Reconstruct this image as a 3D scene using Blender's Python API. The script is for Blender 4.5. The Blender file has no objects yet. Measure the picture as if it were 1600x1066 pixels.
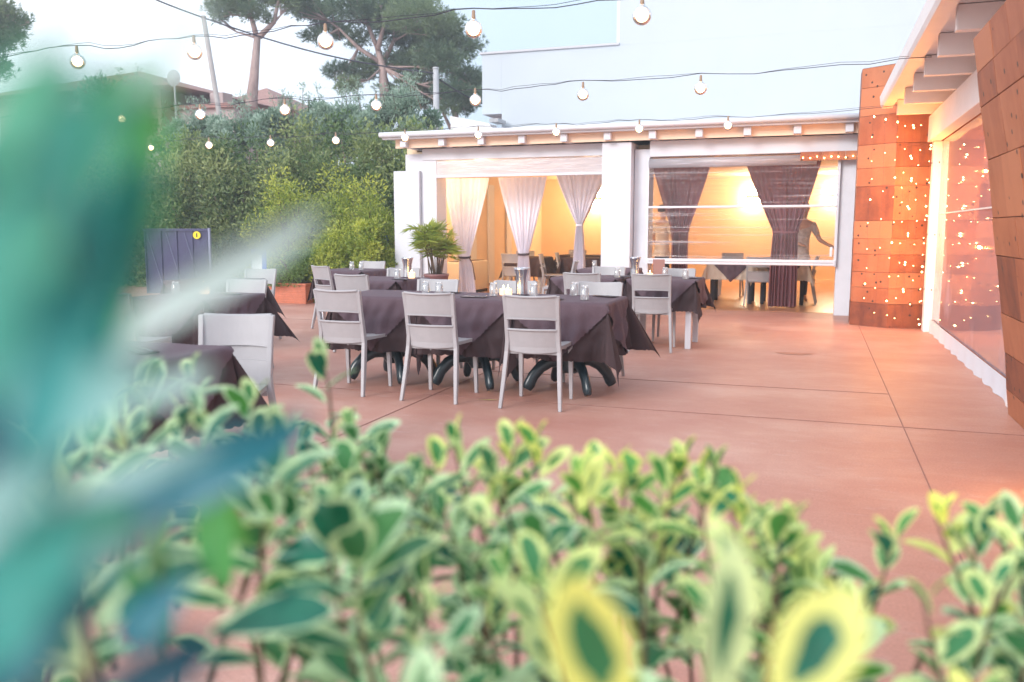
import bpy, math, random
import numpy as np
from mathutils import Vector, Matrix

# ------------------------------------------------------------------ camera, sky, sun, exposure
S = bpy.context.scene
COL = S.collection
F, HC, YAW, PIT = 1348.0, 1.32, math.radians(19.2615), math.radians(7.3969)
cd = bpy.data.cameras.new('camera'); cam = bpy.data.objects.new('camera', cd); COL.objects.link(cam)
cam.location = (0, 0, HC); cam.rotation_euler = (math.pi/2 - PIT, 0, YAW)
cd.sensor_width = 36; cd.lens = 36*F/1600; cd.clip_start = 0.02; cd.clip_end = 600
cd.dof.use_dof = True; cd.dof.focus_distance = 8.2; cd.dof.aperture_fstop = 2.4
S.camera = cam
SUN_EL, SUN_AZ = math.radians(24), math.radians(205)      # azimuth of the sun, clockwise from +Y
w = bpy.data.worlds.new('World'); S.world = w; w.use_nodes = True
nt = w.node_tree; N = nt.nodes; L = nt.links
bg = N['Background']
sky = N.new('ShaderNodeTexSky'); sky.sky_type = 'NISHITA'; sky.sun_disc = False
sky.sun_elevation = SUN_EL; sky.sun_rotation = SUN_AZ; sky.air_density = 1.0; sky.dust_density = 2.0; sky.ozone_density = 1.5
tc = N.new('ShaderNodeTexCoord'); mp = N.new('ShaderNodeMapping'); mp.inputs['Scale'].default_value = (1, 1, 2.2)
no = N.new('ShaderNodeTexNoise'); no.inputs['Scale'].default_value = 1.6; no.inputs['Detail'].default_value = 5
rp = N.new('ShaderNodeValToRGB'); rp.color_ramp.elements[0].position = 0.30; rp.color_ramp.elements[1].position = 0.62
rp.color_ramp.elements[0].color = (.7, .7, .7, 1); rp.color_ramp.elements[1].color = (.9, .9, .9, 1)
mx = N.new('ShaderNodeMix'); mx.data_type = 'RGBA'
mx.inputs['B'].default_value = (9.0, 9.6, 10.6, 1)         # thin bright cloud cover
L.new(tc.outputs['Generated'], mp.inputs['Vector']); L.new(mp.outputs[0], no.inputs['Vector'])
L.new(no.outputs['Fac'], rp.inputs['Fac']); L.new(rp.outputs['Color'], mx.inputs['Factor'])
geo = N.new('ShaderNodeVectorMath'); geo.operation = 'DOT_PRODUCT'; geo.inputs[1].default_value = (.5, .85, .1)
nv = N.new('ShaderNodeVectorMath'); nv.operation = 'NORMALIZE'; L.new(tc.outputs['Generated'], nv.inputs[0]); L.new(nv.outputs[0], geo.inputs[0])
fr = N.new('ShaderNodeMapRange'); fr.interpolation_type = 'SMOOTHSTEP'; fr.inputs['From Min'].default_value = .30; fr.inputs['From Max'].default_value = .66
L.new(geo.outputs['Value'], fr.inputs['Value'])
cl = N.new('ShaderNodeMix'); cl.data_type = 'RGBA'; cl.inputs['A'].default_value = (9.0, 9.6, 10.6, 1); cl.inputs['B'].default_value = (4.8, 5.9, 7.1, 1)
L.new(fr.outputs[0], cl.inputs['Factor']); L.new(cl.outputs['Result'], mx.inputs['B'])      # cloud thins to pale blue ahead on the right
L.new(sky.outputs[0], mx.inputs['A']); L.new(mx.outputs['Result'], bg.inputs['Color'])
bg.inputs['Strength'].default_value = 0.10
sl = bpy.data.lights.new('sun', 'SUN'); sl.energy = 1.5; sl.angle = math.radians(22); sl.color = (1, .95, .92)
so = bpy.data.objects.new('sun', sl); COL.objects.link(so)
sd = Vector((math.sin(SUN_AZ)*math.cos(SUN_EL), math.cos(SUN_AZ)*math.cos(SUN_EL), math.sin(SUN_EL)))
so.rotation_euler = sd.to_track_quat('Z', 'Y').to_euler()
S.view_settings.view_transform = 'Standard'; S.view_settings.look = 'None'
S.view_settings.gamma = 1; S.view_settings.exposure = 0.90
S.cycles.max_bounces = 8; S.cycles.transparent_max_bounces = 24
S.cycles.sample_clamp_indirect = 4
try: S.cycles.use_denoising = True
except Exception: pass

# ------------------------------------------------------------------ helpers
rng = np.random.default_rng(7); random.seed(7)
_fw = Vector((-math.sin(YAW)*math.cos(PIT), math.cos(YAW)*math.cos(PIT), -math.sin(PIT)))
_rt = Vector((math.cos(YAW), math.sin(YAW), 0)); _up = _rt.cross(_fw)
def spot(x, y, k):
    """world point seen at photo pixel (x, y) at k metres depth"""
    return Vector((0, 0, HC)) + (_fw + _rt*((x-800)/F) - _up*((y-533)/F))*k

def mat(name, col, rough=.6, metal=0, spec=.5, var=0, vscale=8, bump=0, bscale=60, tint=None, alpha=None, sub=None, stretch=None):
    m = bpy.data.materials.new(name); m.use_nodes = True
    t = m.node_tree; b = t.nodes['Principled BSDF']
    b.inputs['Roughness'].default_value = rough; b.inputs['Metallic'].default_value = metal
    b.inputs['Specular IOR Level'].default_value = spec
    b.inputs['Base Color'].default_value = (*col, 1)
    src = None
    co = t.nodes.new('ShaderNodeTexCoord'); mpn = t.nodes.new('ShaderNodeMapping')
    if stretch: mpn.inputs['Scale'].default_value = stretch
    t.links.new(co.outputs['Object'], mpn.inputs['Vector'])
    if var:
        n = t.nodes.new('ShaderNodeTexNoise'); n.inputs['Scale'].default_value = vscale; n.inputs['Detail'].default_value = 6
        n.inputs['Roughness'].default_value = .65
        t.links.new(mpn.outputs[0], n.inputs['Vector'])
        r = t.nodes.new('ShaderNodeMapRange'); r.inputs['From Min'].default_value = .3; r.inputs['From Max'].default_value = .7
        r.inputs['To Min'].default_value = 1-var; r.inputs['To Max'].default_value = 1+var
        t.links.new(n.outputs['Fac'], r.inputs['Value'])
        v = t.nodes.new('ShaderNodeVectorMath'); v.operation = 'SCALE'; v.inputs[0].default_value = col
        t.links.new(r.outputs[0], v.inputs['Scale']); src = v.outputs[0]
    if tint:
        a = t.nodes.new('ShaderNodeAttribute'); a.attribute_name = 'tint'
        mm = t.nodes.new('ShaderNodeMix'); mm.data_type = 'RGBA'
        if src: t.links.new(src, mm.inputs['A'])
        else: mm.inputs['A'].default_value = (*col, 1)
        mm.inputs['B'].default_value = (*tint, 1)
        t.links.new(a.outputs['Fac'], mm.inputs['Factor']); src = mm.outputs['Result']
    if src: t.links.new(src, b.inputs['Base Color'])
    if bump:
        n2 = t.nodes.new('ShaderNodeTexNoise'); n2.inputs['Scale'].default_value = bscale; n2.inputs['Detail'].default_value = 4
        t.links.new(mpn.outputs[0], n2.inputs['Vector'])
        bm_ = t.nodes.new('ShaderNodeBump'); bm_.inputs['Strength'].default_value = bump; bm_.inputs['Distance'].default_value = .01
        t.links.new(n2.outputs['Fac'], bm_.inputs['Height']); t.links.new(bm_.outputs[0], b.inputs['Normal'])
    if sub:      # thin translucent material (cloth, leaf)
        tr = t.nodes.new('ShaderNodeBsdfTranslucent'); tr.inputs['Color'].default_value = (*col, 1)
        if src: t.links.new(src, tr.inputs['Color'])
        ms = t.nodes.new('ShaderNodeMixShader'); ms.inputs[0].default_value = sub
        t.links.new(b.outputs[0], ms.inputs[1]); t.links.new(tr.outputs[0], ms.inputs[2])
        t.links.new(ms.outputs[0], t.nodes['Material Output'].inputs['Surface'])
    return m

def emis(name, col, s, sampled=True):
    m = bpy.data.materials.new(name); m.use_nodes = True
    t = m.node_tree; t.nodes.clear()
    e = t.nodes.new('ShaderNodeEmission'); e.inputs['Color'].default_value = (*col, 1); e.inputs['Strength'].default_value = s
    o = t.nodes.new('ShaderNodeOutputMaterial'); t.links.new(e.outputs[0], o.inputs['Surface'])
    if not sampled: m.cycles.emission_sampling = 'NONE'
    return m

def clear(name, tintc=(1, 1, 1), gloss=.25, rough=.05, wav=0, ws=(1, 1, 60), haze=0, hcol=(.8, .8, .85)):
    """clear film or thin glass: transparent, with a fresnel reflection, some milkiness"""
    m = bpy.data.materials.new(name); m.use_nodes = True
    t = m.node_tree; t.nodes.clear()
    o = t.nodes.new('ShaderNodeOutputMaterial')
    tr = t.nodes.new('ShaderNodeBsdfTransparent'); tr.inputs['Color'].default_value = (*tintc, 1)
    gl = t.nodes.new('ShaderNodeBsdfGlossy'); gl.inputs['Roughness'].default_value = rough
    fr = t.nodes.new('ShaderNodeFresnel'); fr.inputs['IOR'].default_value = 1.5
    ad = t.nodes.new('ShaderNodeMath'); ad.operation = 'MULTIPLY_ADD'; ad.inputs[1].default_value = 1.0; ad.inputs[2].default_value = gloss
    ad.use_clamp = True
    t.links.new(fr.outputs[0], ad.inputs[0])
    mxs = t.nodes.new('ShaderNodeMixShader'); t.links.new(ad.outputs[0], mxs.inputs[0])
    t.links.new(tr.outputs[0], mxs.inputs[1]); t.links.new(gl.outputs[0], mxs.inputs[2])
    last = mxs
    if wav:
        co = t.nodes.new('ShaderNodeTexCoord'); mpn = t.nodes.new('ShaderNodeMapping'); mpn.inputs['Scale'].default_value = ws
        n = t.nodes.new('ShaderNodeTexNoise'); n.inputs['Scale'].default_value = 1; n.inputs['Detail'].default_value = 3
        t.links.new(co.outputs['Object'], mpn.inputs[0]); t.links.new(mpn.outputs[0], n.inputs['Vector'])
        b = t.nodes.new('ShaderNodeBump'); b.inputs['Strength'].default_value = wav; b.inputs['Distance'].default_value = .02
        t.links.new(n.outputs['Fac'], b.inputs['Height']); t.links.new(b.outputs[0], gl.inputs['Normal'])
    if haze:
        df = t.nodes.new('ShaderNodeBsdfDiffuse'); df.inputs['Color'].default_value = (*hcol, 1)
        tl = t.nodes.new('ShaderNodeBsdfTranslucent'); tl.inputs['Color'].default_value = (*hcol, 1)
        m1 = t.nodes.new('ShaderNodeMixShader'); m1.inputs[0].default_value = .5
        t.links.new(df.outputs[0], m1.inputs[1]); t.links.new(tl.outputs[0], m1.inputs[2])
        m2 = t.nodes.new('ShaderNodeMixShader'); m2.inputs[0].default_value = haze
        t.links.new(mxs.outputs[0], m2.inputs[1]); t.links.new(m1.outputs[0], m2.inputs[2])
        if wav:   # crease highlights put into the milkiness as fine streaks along the film
            r = t.nodes.new('ShaderNodeMapRange'); r.inputs['From Min'].default_value = .57; r.inputs['From Max'].default_value = .68
            r.inputs['To Min'].default_value = haze; r.inputs['To Max'].default_value = min(1, haze+.35)
            t.links.new(n.outputs['Fac'], r.inputs['Value']); t.links.new(r.outputs[0], m2.inputs[0])
        last = m2
    t.links.new(last.outputs[0], o.inputs['Surface'])
    return m

class MB:
    def __init__(s): s.v = []; s.f = []; s.m = []; s.t = []
    def add(s, vs, fs, mi=0, tint=0.):
        o = len(s.v); s.v += [tuple(p) for p in vs]
        for q in fs: s.f.append(tuple(o+i for i in q)); s.m.append(mi); s.t.append(tint)
        return s
    def box(s, x0, x1, y0, y1, z0, z1, mi=0, tint=0., M=None):
        vs = [Vector(p) for p in ((x0,y0,z0),(x1,y0,z0),(x1,y1,z0),(x0,y1,z0),(x0,y0,z1),(x1,y0,z1),(x1,y1,z1),(x0,y1,z1))]
        if M is not None: vs = [M @ p for p in vs]
        return s.add(vs, [(3,2,1,0),(4,5,6,7),(0,1,5,4),(1,2,6,5),(2,3,7,6),(3,0,4,7)], mi, tint)
    def tube(s, pts, rad, n=8, mi=0, sx=1., caps=True, tint=0., up=None):
        pts = [Vector(p) for p in pts]
        if not hasattr(rad, '__len__'): rad = [rad]*len(pts)
        rings = []; prev = None
        for i, p in enumerate(pts):
            d = (pts[min(i+1, len(pts)-1)] - pts[max(i-1, 0)]).normalized()
            if prev is None:
                a = Vector(up) if up else (Vector((0,0,1)) if abs(d.z) < .9 else Vector((0,1,0)))
            else: a = prev
            u = (a - d*a.dot(d)).normalized(); v = d.cross(u); prev = u
            rings.append([p + (u*math.cos(2*math.pi*j/n) + v*sx*math.sin(2*math.pi*j/n))*rad[i] for j in range(n)])
        vs = [q for r in rings for q in r]; fs = []
        for i in range(len(pts)-1):
            for j in range(n):
                fs.append((i*n+j, i*n+(j+1) % n, (i+1)*n+(j+1) % n, (i+1)*n+j))
        if caps: fs.append(tuple(range(n-1, -1, -1))); fs.append(tuple((len(pts)-1)*n+j for j in range(n)))
        return s.add(vs, fs, mi, tint)
    def lathe(s, prof, c=(0,0,0), n=20, mi=0, caps=True):
        vs = []; fs = []
        for r, z in prof:
            for j in range(n): a = 2*math.pi*j/n; vs.append((c[0]+r*math.cos(a), c[1]+r*math.sin(a), c[2]+z))
        for i in range(len(prof)-1):
            for j in range(n): fs.append((i*n+j, i*n+(j+1) % n, (i+1)*n+(j+1) % n, (i+1)*n+j))
        if caps:
            fs.append(tuple(range(n-1, -1, -1))); fs.append(tuple((len(prof)-1)*n+j for j in range(n)))
        return s.add(vs, fs, mi)
    def grid(s, rows, mi=0, tint=0.):
        nr, nc = len(rows), len(rows[0])
        return s.add([p for r in rows for p in r],
                     [(i*nc+j, i*nc+j+1, (i+1)*nc+j+1, (i+1)*nc+j) for i in range(nr-1) for j in range(nc-1)], mi, tint)
    def build(s, name, mats, parent=None, smooth=False, bevel=0, loc=None):
        me = bpy.data.meshes.new(name); me.from_pydata(s.v, [], s.f)
        for m in (mats if isinstance(mats, (list, tuple)) else [mats]): me.materials.append(m)
        me.polygons.foreach_set('material_index', s.m)
        if any(s.t):
            a = me.attributes.new('tint', 'FLOAT', 'FACE'); a.data.foreach_set('value', s.t)
        if smooth: me.polygons.foreach_set('use_smooth', [True]*len(s.f))
        me.update()
        o = bpy.data.objects.new(name, me); COL.objects.link(o)
        if parent: o.parent = parent
        if loc: o.location = loc
        if bevel:
            b = o.modifiers.new('bevel', 'BEVEL'); b.width = bevel; b.segments = 2; b.limit_method = 'ANGLE'
            b.angle_limit = math.radians(40)
        return o

def tag(o, label=None, cat=None, group=None, kind=None):
    if label: o['label'] = label
    if cat: o['category'] = cat
    if group: o['group'] = group
    if kind: o['kind'] = kind
    return o
def thing(name, label, cat, loc=(0,0,0), rz=0, group=None):
    o = bpy.data.objects.new(name, None); COL.objects.link(o); o.location = loc; o.rotation_euler = (0, 0, rz)
    o.empty_display_size = .1
    return tag(o, label, cat, group)
def copy_tree(o, parent=None):
    c = o.copy(); COL.objects.link(c); c.parent = parent
    for ch in list(o.children): copy_tree(ch, c)
    return c
def np_mesh(name, V, Fc, mats, parent=None, tint=None, mi=None, smooth=True):
    """V (n,3), Fc (m,k) arrays"""
    me = bpy.data.meshes.new(name); k = Fc.shape[1]
    me.vertices.add(len(V)); me.vertices.foreach_set('co', V.astype(np.float32).ravel())
    me.loops.add(Fc.size); me.loops.foreach_set('vertex_index', Fc.astype(np.int32).ravel())
    me.polygons.add(len(Fc)); me.polygons.foreach_set('loop_start', np.arange(0, Fc.size, k, dtype=np.int32))
    for m in (mats if isinstance(mats, (list, tuple)) else [mats]): me.materials.append(m)
    if mi is not None: me.polygons.foreach_set('material_index', mi.astype(np.int32))
    if tint is not None:
        a = me.attributes.new('tint', 'FLOAT', 'FACE'); a.data.foreach_set('value', tint.astype(np.float32))
    me.polygons.foreach_set('use_smooth', np.full(len(Fc), smooth))
    me.update(calc_edges=True)
    o = bpy.data.objects.new(name, me); COL.objects.link(o)
    if parent: o.parent = parent
    return o
def unit(a): return a/np.maximum(np.linalg.norm(a, axis=-1, keepdims=True), 1e-9)
def leaf_cloud(name, P, D, Ln, Wd, m, parent, tint, rnd=rng):
    """small folded leaves: P base, D direction, length, width"""
    n = len(P); D = unit(D); R = unit(np.cross(D, rnd.normal(size=(n, 3)))); Nn = np.cross(R, D)
    Ln = np.asarray(Ln).reshape(-1, 1); Wd = np.asarray(Wd).reshape(-1, 1)
    a = P; b = P + D*Ln*.5 + R*Wd*.5 + Nn*Wd*.15; c = P + D*Ln - Nn*Ln*.08; d = P + D*Ln*.5 - R*Wd*.5 + Nn*Wd*.15
    V = np.stack([a, b, c, d], 1).reshape(-1, 3); i = np.arange(n)[:, None]*4
    Fc = np.concatenate([i+np.array([0, 1, 2]), i+np.array([0, 2, 3])], 1).reshape(-1, 3)
    return np_mesh(name, V, Fc, m, parent, np.repeat(tint, 2), smooth=False)

# ------------------------------------------------------------------ materials
def floor_mat():
    m = mat('terracotta_concrete', (.50, .245, .185), rough=.42)
    t = m.node_tree; b = t.nodes['Principled BSDF']; n = t.nodes; l = t.links
    geo = n.new('ShaderNodeNewGeometry')
    mp1 = n.new('ShaderNodeMapping'); mp1.inputs['Scale'].default_value = (.7, 1.0, 1); l.new(geo.outputs['Position'], mp1.inputs[0])
    n1 = n.new('ShaderNodeTexNoise'); n1.inputs['Scale'].default_value = 1.3; n1.inputs['Detail'].default_value = 8; n1.inputs['Roughness'].default_value = .62; l.new(mp1.outputs[0], n1.inputs['Vector'])
    c1 = n.new('ShaderNodeValToRGB'); e = c1.color_ramp.elements
    e[0].position = .3; e[0].color = (.42, .185, .14, 1); e[1].position = .72; e[1].color = (.54, .32, .26, 1)
    x = c1.color_ramp.elements.new(.5); x.color = (.47, .235, .18, 1)
    l.new(n1.outputs['Fac'], c1.inputs['Fac'])
    mp2 = n.new('ShaderNodeMapping'); mp2.inputs['Scale'].default_value = (3, 9, 1); l.new(geo.outputs['Position'], mp2.inputs[0])
    n2 = n.new('ShaderNodeTexNoise'); n2.inputs['Scale'].default_value = 1.5; n2.inputs['Detail'].default_value = 7; n2.inputs['Roughness'].default_value = .7; l.new(mp2.outputs[0], n2.inputs['Vector'])
    r2 = n.new('ShaderNodeMapRange'); r2.inputs['From Min'].default_value = .56; r2.inputs['From Max'].default_value = .74; r2.inputs['To Max'].default_value = .5; l.new(n2.outputs['Fac'], r2.inputs['Value'])
    mm = n.new('ShaderNodeMix'); mm.data_type = 'RGBA'; l.new(r2.outputs[0], mm.inputs['Factor']); l.new(c1.outputs[0], mm.inputs['A']); mm.inputs['B'].default_value = (.58, .43, .39, 1)
    n3 = n.new('ShaderNodeTexNoise'); n3.inputs['Scale'].default_value = 90; n3.inputs['Detail'].default_value = 3; l.new(geo.outputs['Position'], n3.inputs['Vector'])
    r3 = n.new('ShaderNodeMapRange'); r3.inputs['From Min'].default_value = .25; r3.inputs['From Max'].default_value = .75; r3.inputs['To Min'].default_value = .82; r3.inputs['To Max'].default_value = 1.12; l.new(n3.outputs['Fac'], r3.inputs['Value'])
    sc = n.new('ShaderNodeVectorMath'); sc.operation = 'SCALE'; l.new(mm.outputs['Result'], sc.inputs[0]); l.new(r3.outputs[0], sc.inputs['Scale'])
    l.new(sc.outputs[0], b.inputs['Base Color'])
    r4 = n.new('ShaderNodeMapRange'); r4.inputs['To Min'].default_value = .36; r4.inputs['To Max'].default_value = .7; l.new(n2.outputs['Fac'], r4.inputs['Value']); l.new(r4.outputs[0], b.inputs['Roughness'])
    bp = n.new('ShaderNodeBump'); bp.inputs['Strength'].default_value = .35; bp.inputs['Distance'].default_value = .006
    l.new(n2.outputs['Fac'], bp.inputs['Height']); l.new(bp.outputs[0], b.inputs['Normal'])
    return m
def rust_mat(name, dark=(.12, .035, .022), mid=(.32, .095, .04), lit=(.46, .17, .08)):
    m = mat(name, mid, rough=.6)
    t = m.node_tree; b = t.nodes['Principled BSDF']; n = t.nodes; l = t.links
    co = n.new('ShaderNodeTexCoord')
    a = n.new('ShaderNodeAttribute'); a.attribute_name = 'tint'
    n1 = n.new('ShaderNodeTexNoise'); n1.inputs['Scale'].default_value = 2.6; n1.inputs['Detail'].default_value = 9; n1.inputs['Roughness'].default_value = .68; l.new(co.outputs['Object'], n1.inputs['Vector'])
    mpv = n.new('ShaderNodeMapping'); mpv.inputs['Scale'].default_value = (9, 9, 1.6); l.new(co.outputs['Object'], mpv.inputs[0])
    n2 = n.new('ShaderNodeTexNoise'); n2.inputs['Scale'].default_value = 1; n2.inputs['Detail'].default_value = 6; l.new(mpv.outputs[0], n2.inputs['Vector'])
    s = n.new('ShaderNodeMath'); s.operation = 'MULTIPLY_ADD'; s.inputs[1].default_value = .55; l.new(a.outputs['Fac'], s.inputs[0]); 
    s0 = n.new('ShaderNodeMath'); s0.operation = 'MULTIPLY'; s0.inputs[1].default_value = .55; l.new(n1.outputs['Fac'], s0.inputs[0]); l.new(s0.outputs[0], s.inputs[2])
    s1 = n.new('ShaderNodeMath'); s1.operation = 'MULTIPLY_ADD'; s1.inputs[1].default_value = .3; l.new(n2.outputs['Fac'], s1.inputs[0]); l.new(s.outputs[0], s1.inputs[2])
    r = n.new('ShaderNodeValToRGB'); e = r.color_ramp.elements
    e[0].position = .32; e[0].color = (*dark, 1); e[1].position = .86; e[1].color = (*lit, 1)
    x = e.new(.56); x.color = (*mid, 1)
    l.new(s1.outputs[0], r.inputs['Fac'])
    v = n.new('ShaderNodeTexVoronoi'); v.inputs['Scale'].default_value = 9; v.inputs['Randomness'].default_value = .8; l.new(co.outputs['Object'], v.inputs['Vector'])
    lt = n.new('ShaderNodeMath'); lt.operation = 'LESS_THAN'; lt.inputs[1].default_value = .14; l.new(v.outputs['Distance'], lt.inputs[0])
    mm = n.new('ShaderNodeMix'); mm.data_type = 'RGBA'; l.new(lt.outputs[0], mm.inputs['Factor']); l.new(r.outputs[0], mm.inputs['A']); mm.inputs['B'].default_value = (.05, .025, .02, 1)
    l.new(mm.outputs['Result'], b.inputs['Base Color'])
    bp = n.new('ShaderNodeBump'); bp.inputs['Strength'].default_value = .4; bp.inputs['Distance'].default_value = .004
    l.new(n1.outputs['Fac'], bp.inputs['Height']); l.new(bp.outputs[0], b.inputs['Normal'])
    return m
M = {}
M['floor'] = floor_mat()
M['joint'] = mat('dark_joint', (.30, .15, .125), .9)
M['rust'] = rust_mat('rusted_steel')
M['vwhite'] = mat('lit_white_timber', (.82, .80, .80), .45, var=.04, vscale=3, bump=.08, bscale=30)  # paler copy of the white timber, veranda light put into the colour
M['white'] = mat('white_painted_timber', (.67, .69, .75), .45, var=.05, vscale=3, bump=.08, bscale=30)
M['plaster'] = mat('white_plaster', (.66, .69, .75), .8, var=.03, vscale=1.2, bump=.15, bscale=70)
M['tower'] = mat('pale_plaster_wall', (.48, .53, .575), .85, var=.03, vscale=.5, bump=.12, bscale=40)
M['soffit'] = mat('warm_lit_boards', (.95, .72, .54), .6, var=.05, vscale=4)  # white boards; the warm lamp light is put into the peach colour
M['cream'] = mat('cream_interior_wall', (.76, .60, .42), .8, var=.05, vscale=2)
M['infloor'] = mat('interior_floor', (.42, .22, .13), .3, var=.15, vscale=3)
M['chair'] = mat('dove_grey_resin', (.37, .36, .375), .42, var=.05, vscale=14, bump=.18, bscale=260)
M['cloth'] = mat('taupe_tablecloth', (.046, .024, .027), .85, var=.18, vscale=160, bump=.35, bscale=420)
M['overlay'] = mat('taupe_cloth_lit', (.100, .062, .080), .8, var=.16, vscale=160, bump=.35, bscale=420)  # same cloth as the tablecloth, light on it put into a paler colour
M['beigecloth'] = mat('beige_tablecloth', (.62, .52, .42), .85, var=.06, vscale=60)
M['iron'] = mat('dark_cast_iron', (.018, .035, .045), .28, var=.3, vscale=20, spec=.6)
M['tabletop'] = mat('table_board', (.5, .48, .45), .6)
M['steel'] = mat('brushed_steel', (.72, .74, .78), .22, metal=1, var=.06, vscale=30, stretch=(1, 1, .1))
M['cutlery'] = mat('cutlery_steel', (.35, .36, .4), .2, metal=1)
M['dark'] = mat('dark_fabric', (.03, .03, .04), .9)
M['glass'] = clear('tumbler_glass', (.97, .98, .98), gloss=.18, rough=.05, haze=.22, hcol=(.9, .9, .92))
M['bulbglass'] = clear('bulb_glass', (1, .95, .88), gloss=-.03, rough=.02)
M['film'] = clear('clear_roller_film', (.98, .98, .99), gloss=-.02, rough=.05, wav=.6, ws=(.35, .35, 34), haze=.015, hcol=(.85, .86, .95))
M['filmroll'] = clear('rolled_film', (.85, .85, .88), gloss=.12, rough=.2, wav=.6, ws=(1.5, 1.5, 60), haze=.55, hcol=(.82, .82, .88))
M['sidefilm'] = clear('veranda_film', (.95, .93, .95), gloss=-.02, rough=.03, wav=.03, ws=(.8, .8, .8), haze=.38, hcol=(.66, .55, .64))
M['wax'] = mat('candle_wax', (.9, .75, .6), .5, sub=.4)
M['candle'] = emis('glowing_wax', (1, .55, .28), 2.2, False)
M['flame'] = emis('flame', (1, .6, .2), 25, False)
M['glow_ball'] = emis('bulb_glow', (1, .60, .26), 9)
_t = M['glow_ball'].node_tree; _lw = _t.nodes.new('ShaderNodeLayerWeight'); _lw.inputs[0].default_value = .5
_r = _t.nodes.new('ShaderNodeValToRGB'); _r.color_ramp.elements[0].color = (1, .80, .50, 1); _r.color_ramp.elements[1].color = (.85, .32, .04, 1)
_r.color_ramp.elements[0].position = .30; _r.color_ramp.elements[1].position = .88
_t.links.new(_lw.outputs['Facing'], _r.inputs['Fac']); _t.links.new(_r.outputs['Color'], _t.nodes['Emission'].inputs['Color'])      # hot centre, amber edge: the lamp's halo put into the ball's colour
M['led'] = emis('fairy_light_tip', (1, .66, .25), 26, False)
M['sconce'] = emis('sconce_diffuser', (1, .88, .66), 45)
M['brass'] = mat('bulb_socket', (.30, .20, .13), .5)
M['wire'] = mat('black_cable', (.03, .03, .05), .6)
M['wcurt'] = mat('white_sheer_curtain', (.86, .83, .90), .8, var=.03, vscale=12, sub=.07)
M['bcurt'] = mat('brown_curtain', (.30, .14, .17), .8, var=.15, vscale=40, sub=.18, bump=.2, bscale=200)
M['tie'] = mat('curtain_tie', (.06, .04, .05), .8)
M['pot'] = mat('brown_plastic_pot', (.23, .11, .11), .5, var=.1)
M['terra'] = mat('terracotta_planter', (.55, .17, .09), .6, var=.15, vscale=10, bump=.2)
M['soil'] = mat('soil', (.06, .04, .03), .95, var=.3, vscale=30)
M['gate'] = mat('blue_grey_sheet_metal', (.055, .06, .13), .45, var=.12, vscale=5)
M['gateedge'] = mat('pale_gate_brace', (.25, .28, .40), .4)
M['yellow'] = mat('yellow_enamel', (.85, .70, .03), .4)
M['blue'] = mat('blue_board', (.03, .10, .55), .4)
M['paper'] = mat('white_print', (.75, .82, .85), .6)
M['bark'] = mat('pine_bark', (.33, .24, .22), .95, var=.35, vscale=5, bump=.8, bscale=14, stretch=(1, 1, .3))
M['twig'] = mat('woody_twig', (.13, .085, .055), .9, var=.2, vscale=40)
M['greystem'] = mat('grey_green_stem', (.16, .18, .11), .9, var=.2, vscale=30)
M['pole'] = mat('grey_concrete_pole', (.42, .43, .45), .9, var=.1, vscale=3)
M['woodpole'] = mat('weathered_wood_pole', (.36, .33, .32), .9, var=.15, vscale=3)
M['roof'] = mat('clay_roof_tiles', (.33, .18, .155), .85, var=.2, vscale=8, bump=.6, bscale=12)
M['housewall'] = mat('faded_pink_render', (.42, .34, .33), .9, var=.08, vscale=2)
M['acbody'] = mat('cream_convector', (.78, .70, .55), .5, var=.04)
M['stripe'] = mat('pale_pilaster', (.70, .68, .66), .7)
def leafm(name, a, b, sub=.35, rough=.5): return mat(name, a, rough, tint=b, sub=sub, var=.12, vscale=2)
M['hedge'] = leafm('evergreen_leaf', (.09, .17, .06), (.38, .44, .18))
M['olive'] = leafm('olive_leaf', (.17, .27, .19), (.42, .54, .44))
M['lime'] = leafm('yellow_green_leaf', (.17, .26, .035), (.60, .64, .11))
M['box'] = leafm('planter_leaf', (.07, .15, .04), (.24, .36, .10))
M['pine'] = leafm('pine_needle', (.075, .14, .09), (.24, .32, .15), sub=.25)
M['palm'] = leafm('palm_leaf', (.14, .24, .03), (.50, .56, .10))
M['vgreen'] = mat('variegated_leaf_centre', (.006, .13, .08), .36, tint=(.10, .32, .05), var=.35, vscale=25, sub=.25)
M['vcream'] = mat('variegated_leaf_margin', (.58, .80, .50), .42, tint=(.88, .86, .18), var=.12, vscale=40, sub=.35)
M['odark'] = mat('dark_teal_olive_leaf', (.008, .075, .12), .4, tint=(.015, .17, .22), sub=.15)  # dark blue green leaf colour, varied by tint
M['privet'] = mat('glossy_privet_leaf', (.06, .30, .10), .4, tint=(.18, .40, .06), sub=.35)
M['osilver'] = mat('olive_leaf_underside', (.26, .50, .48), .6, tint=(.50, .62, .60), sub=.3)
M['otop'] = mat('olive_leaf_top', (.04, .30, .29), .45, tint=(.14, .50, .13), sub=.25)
M['shirt_white'] = mat('white_shirt', (.80, .72, .62), .9)
M['shirt_grey'] = mat('grey_shirt', (.72, .66, .62), .9, var=.3, vscale=16)
M['trousers'] = mat('dark_trousers', (.03, .035, .05), .9)
M['skin'] = mat('skin', (.66, .42, .30), .55)
M['hair'] = mat('dark_hair', (.05, .03, .02), .7)
M['menu'] = mat('menu_card', (.40, .20, .17), .6)

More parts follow.
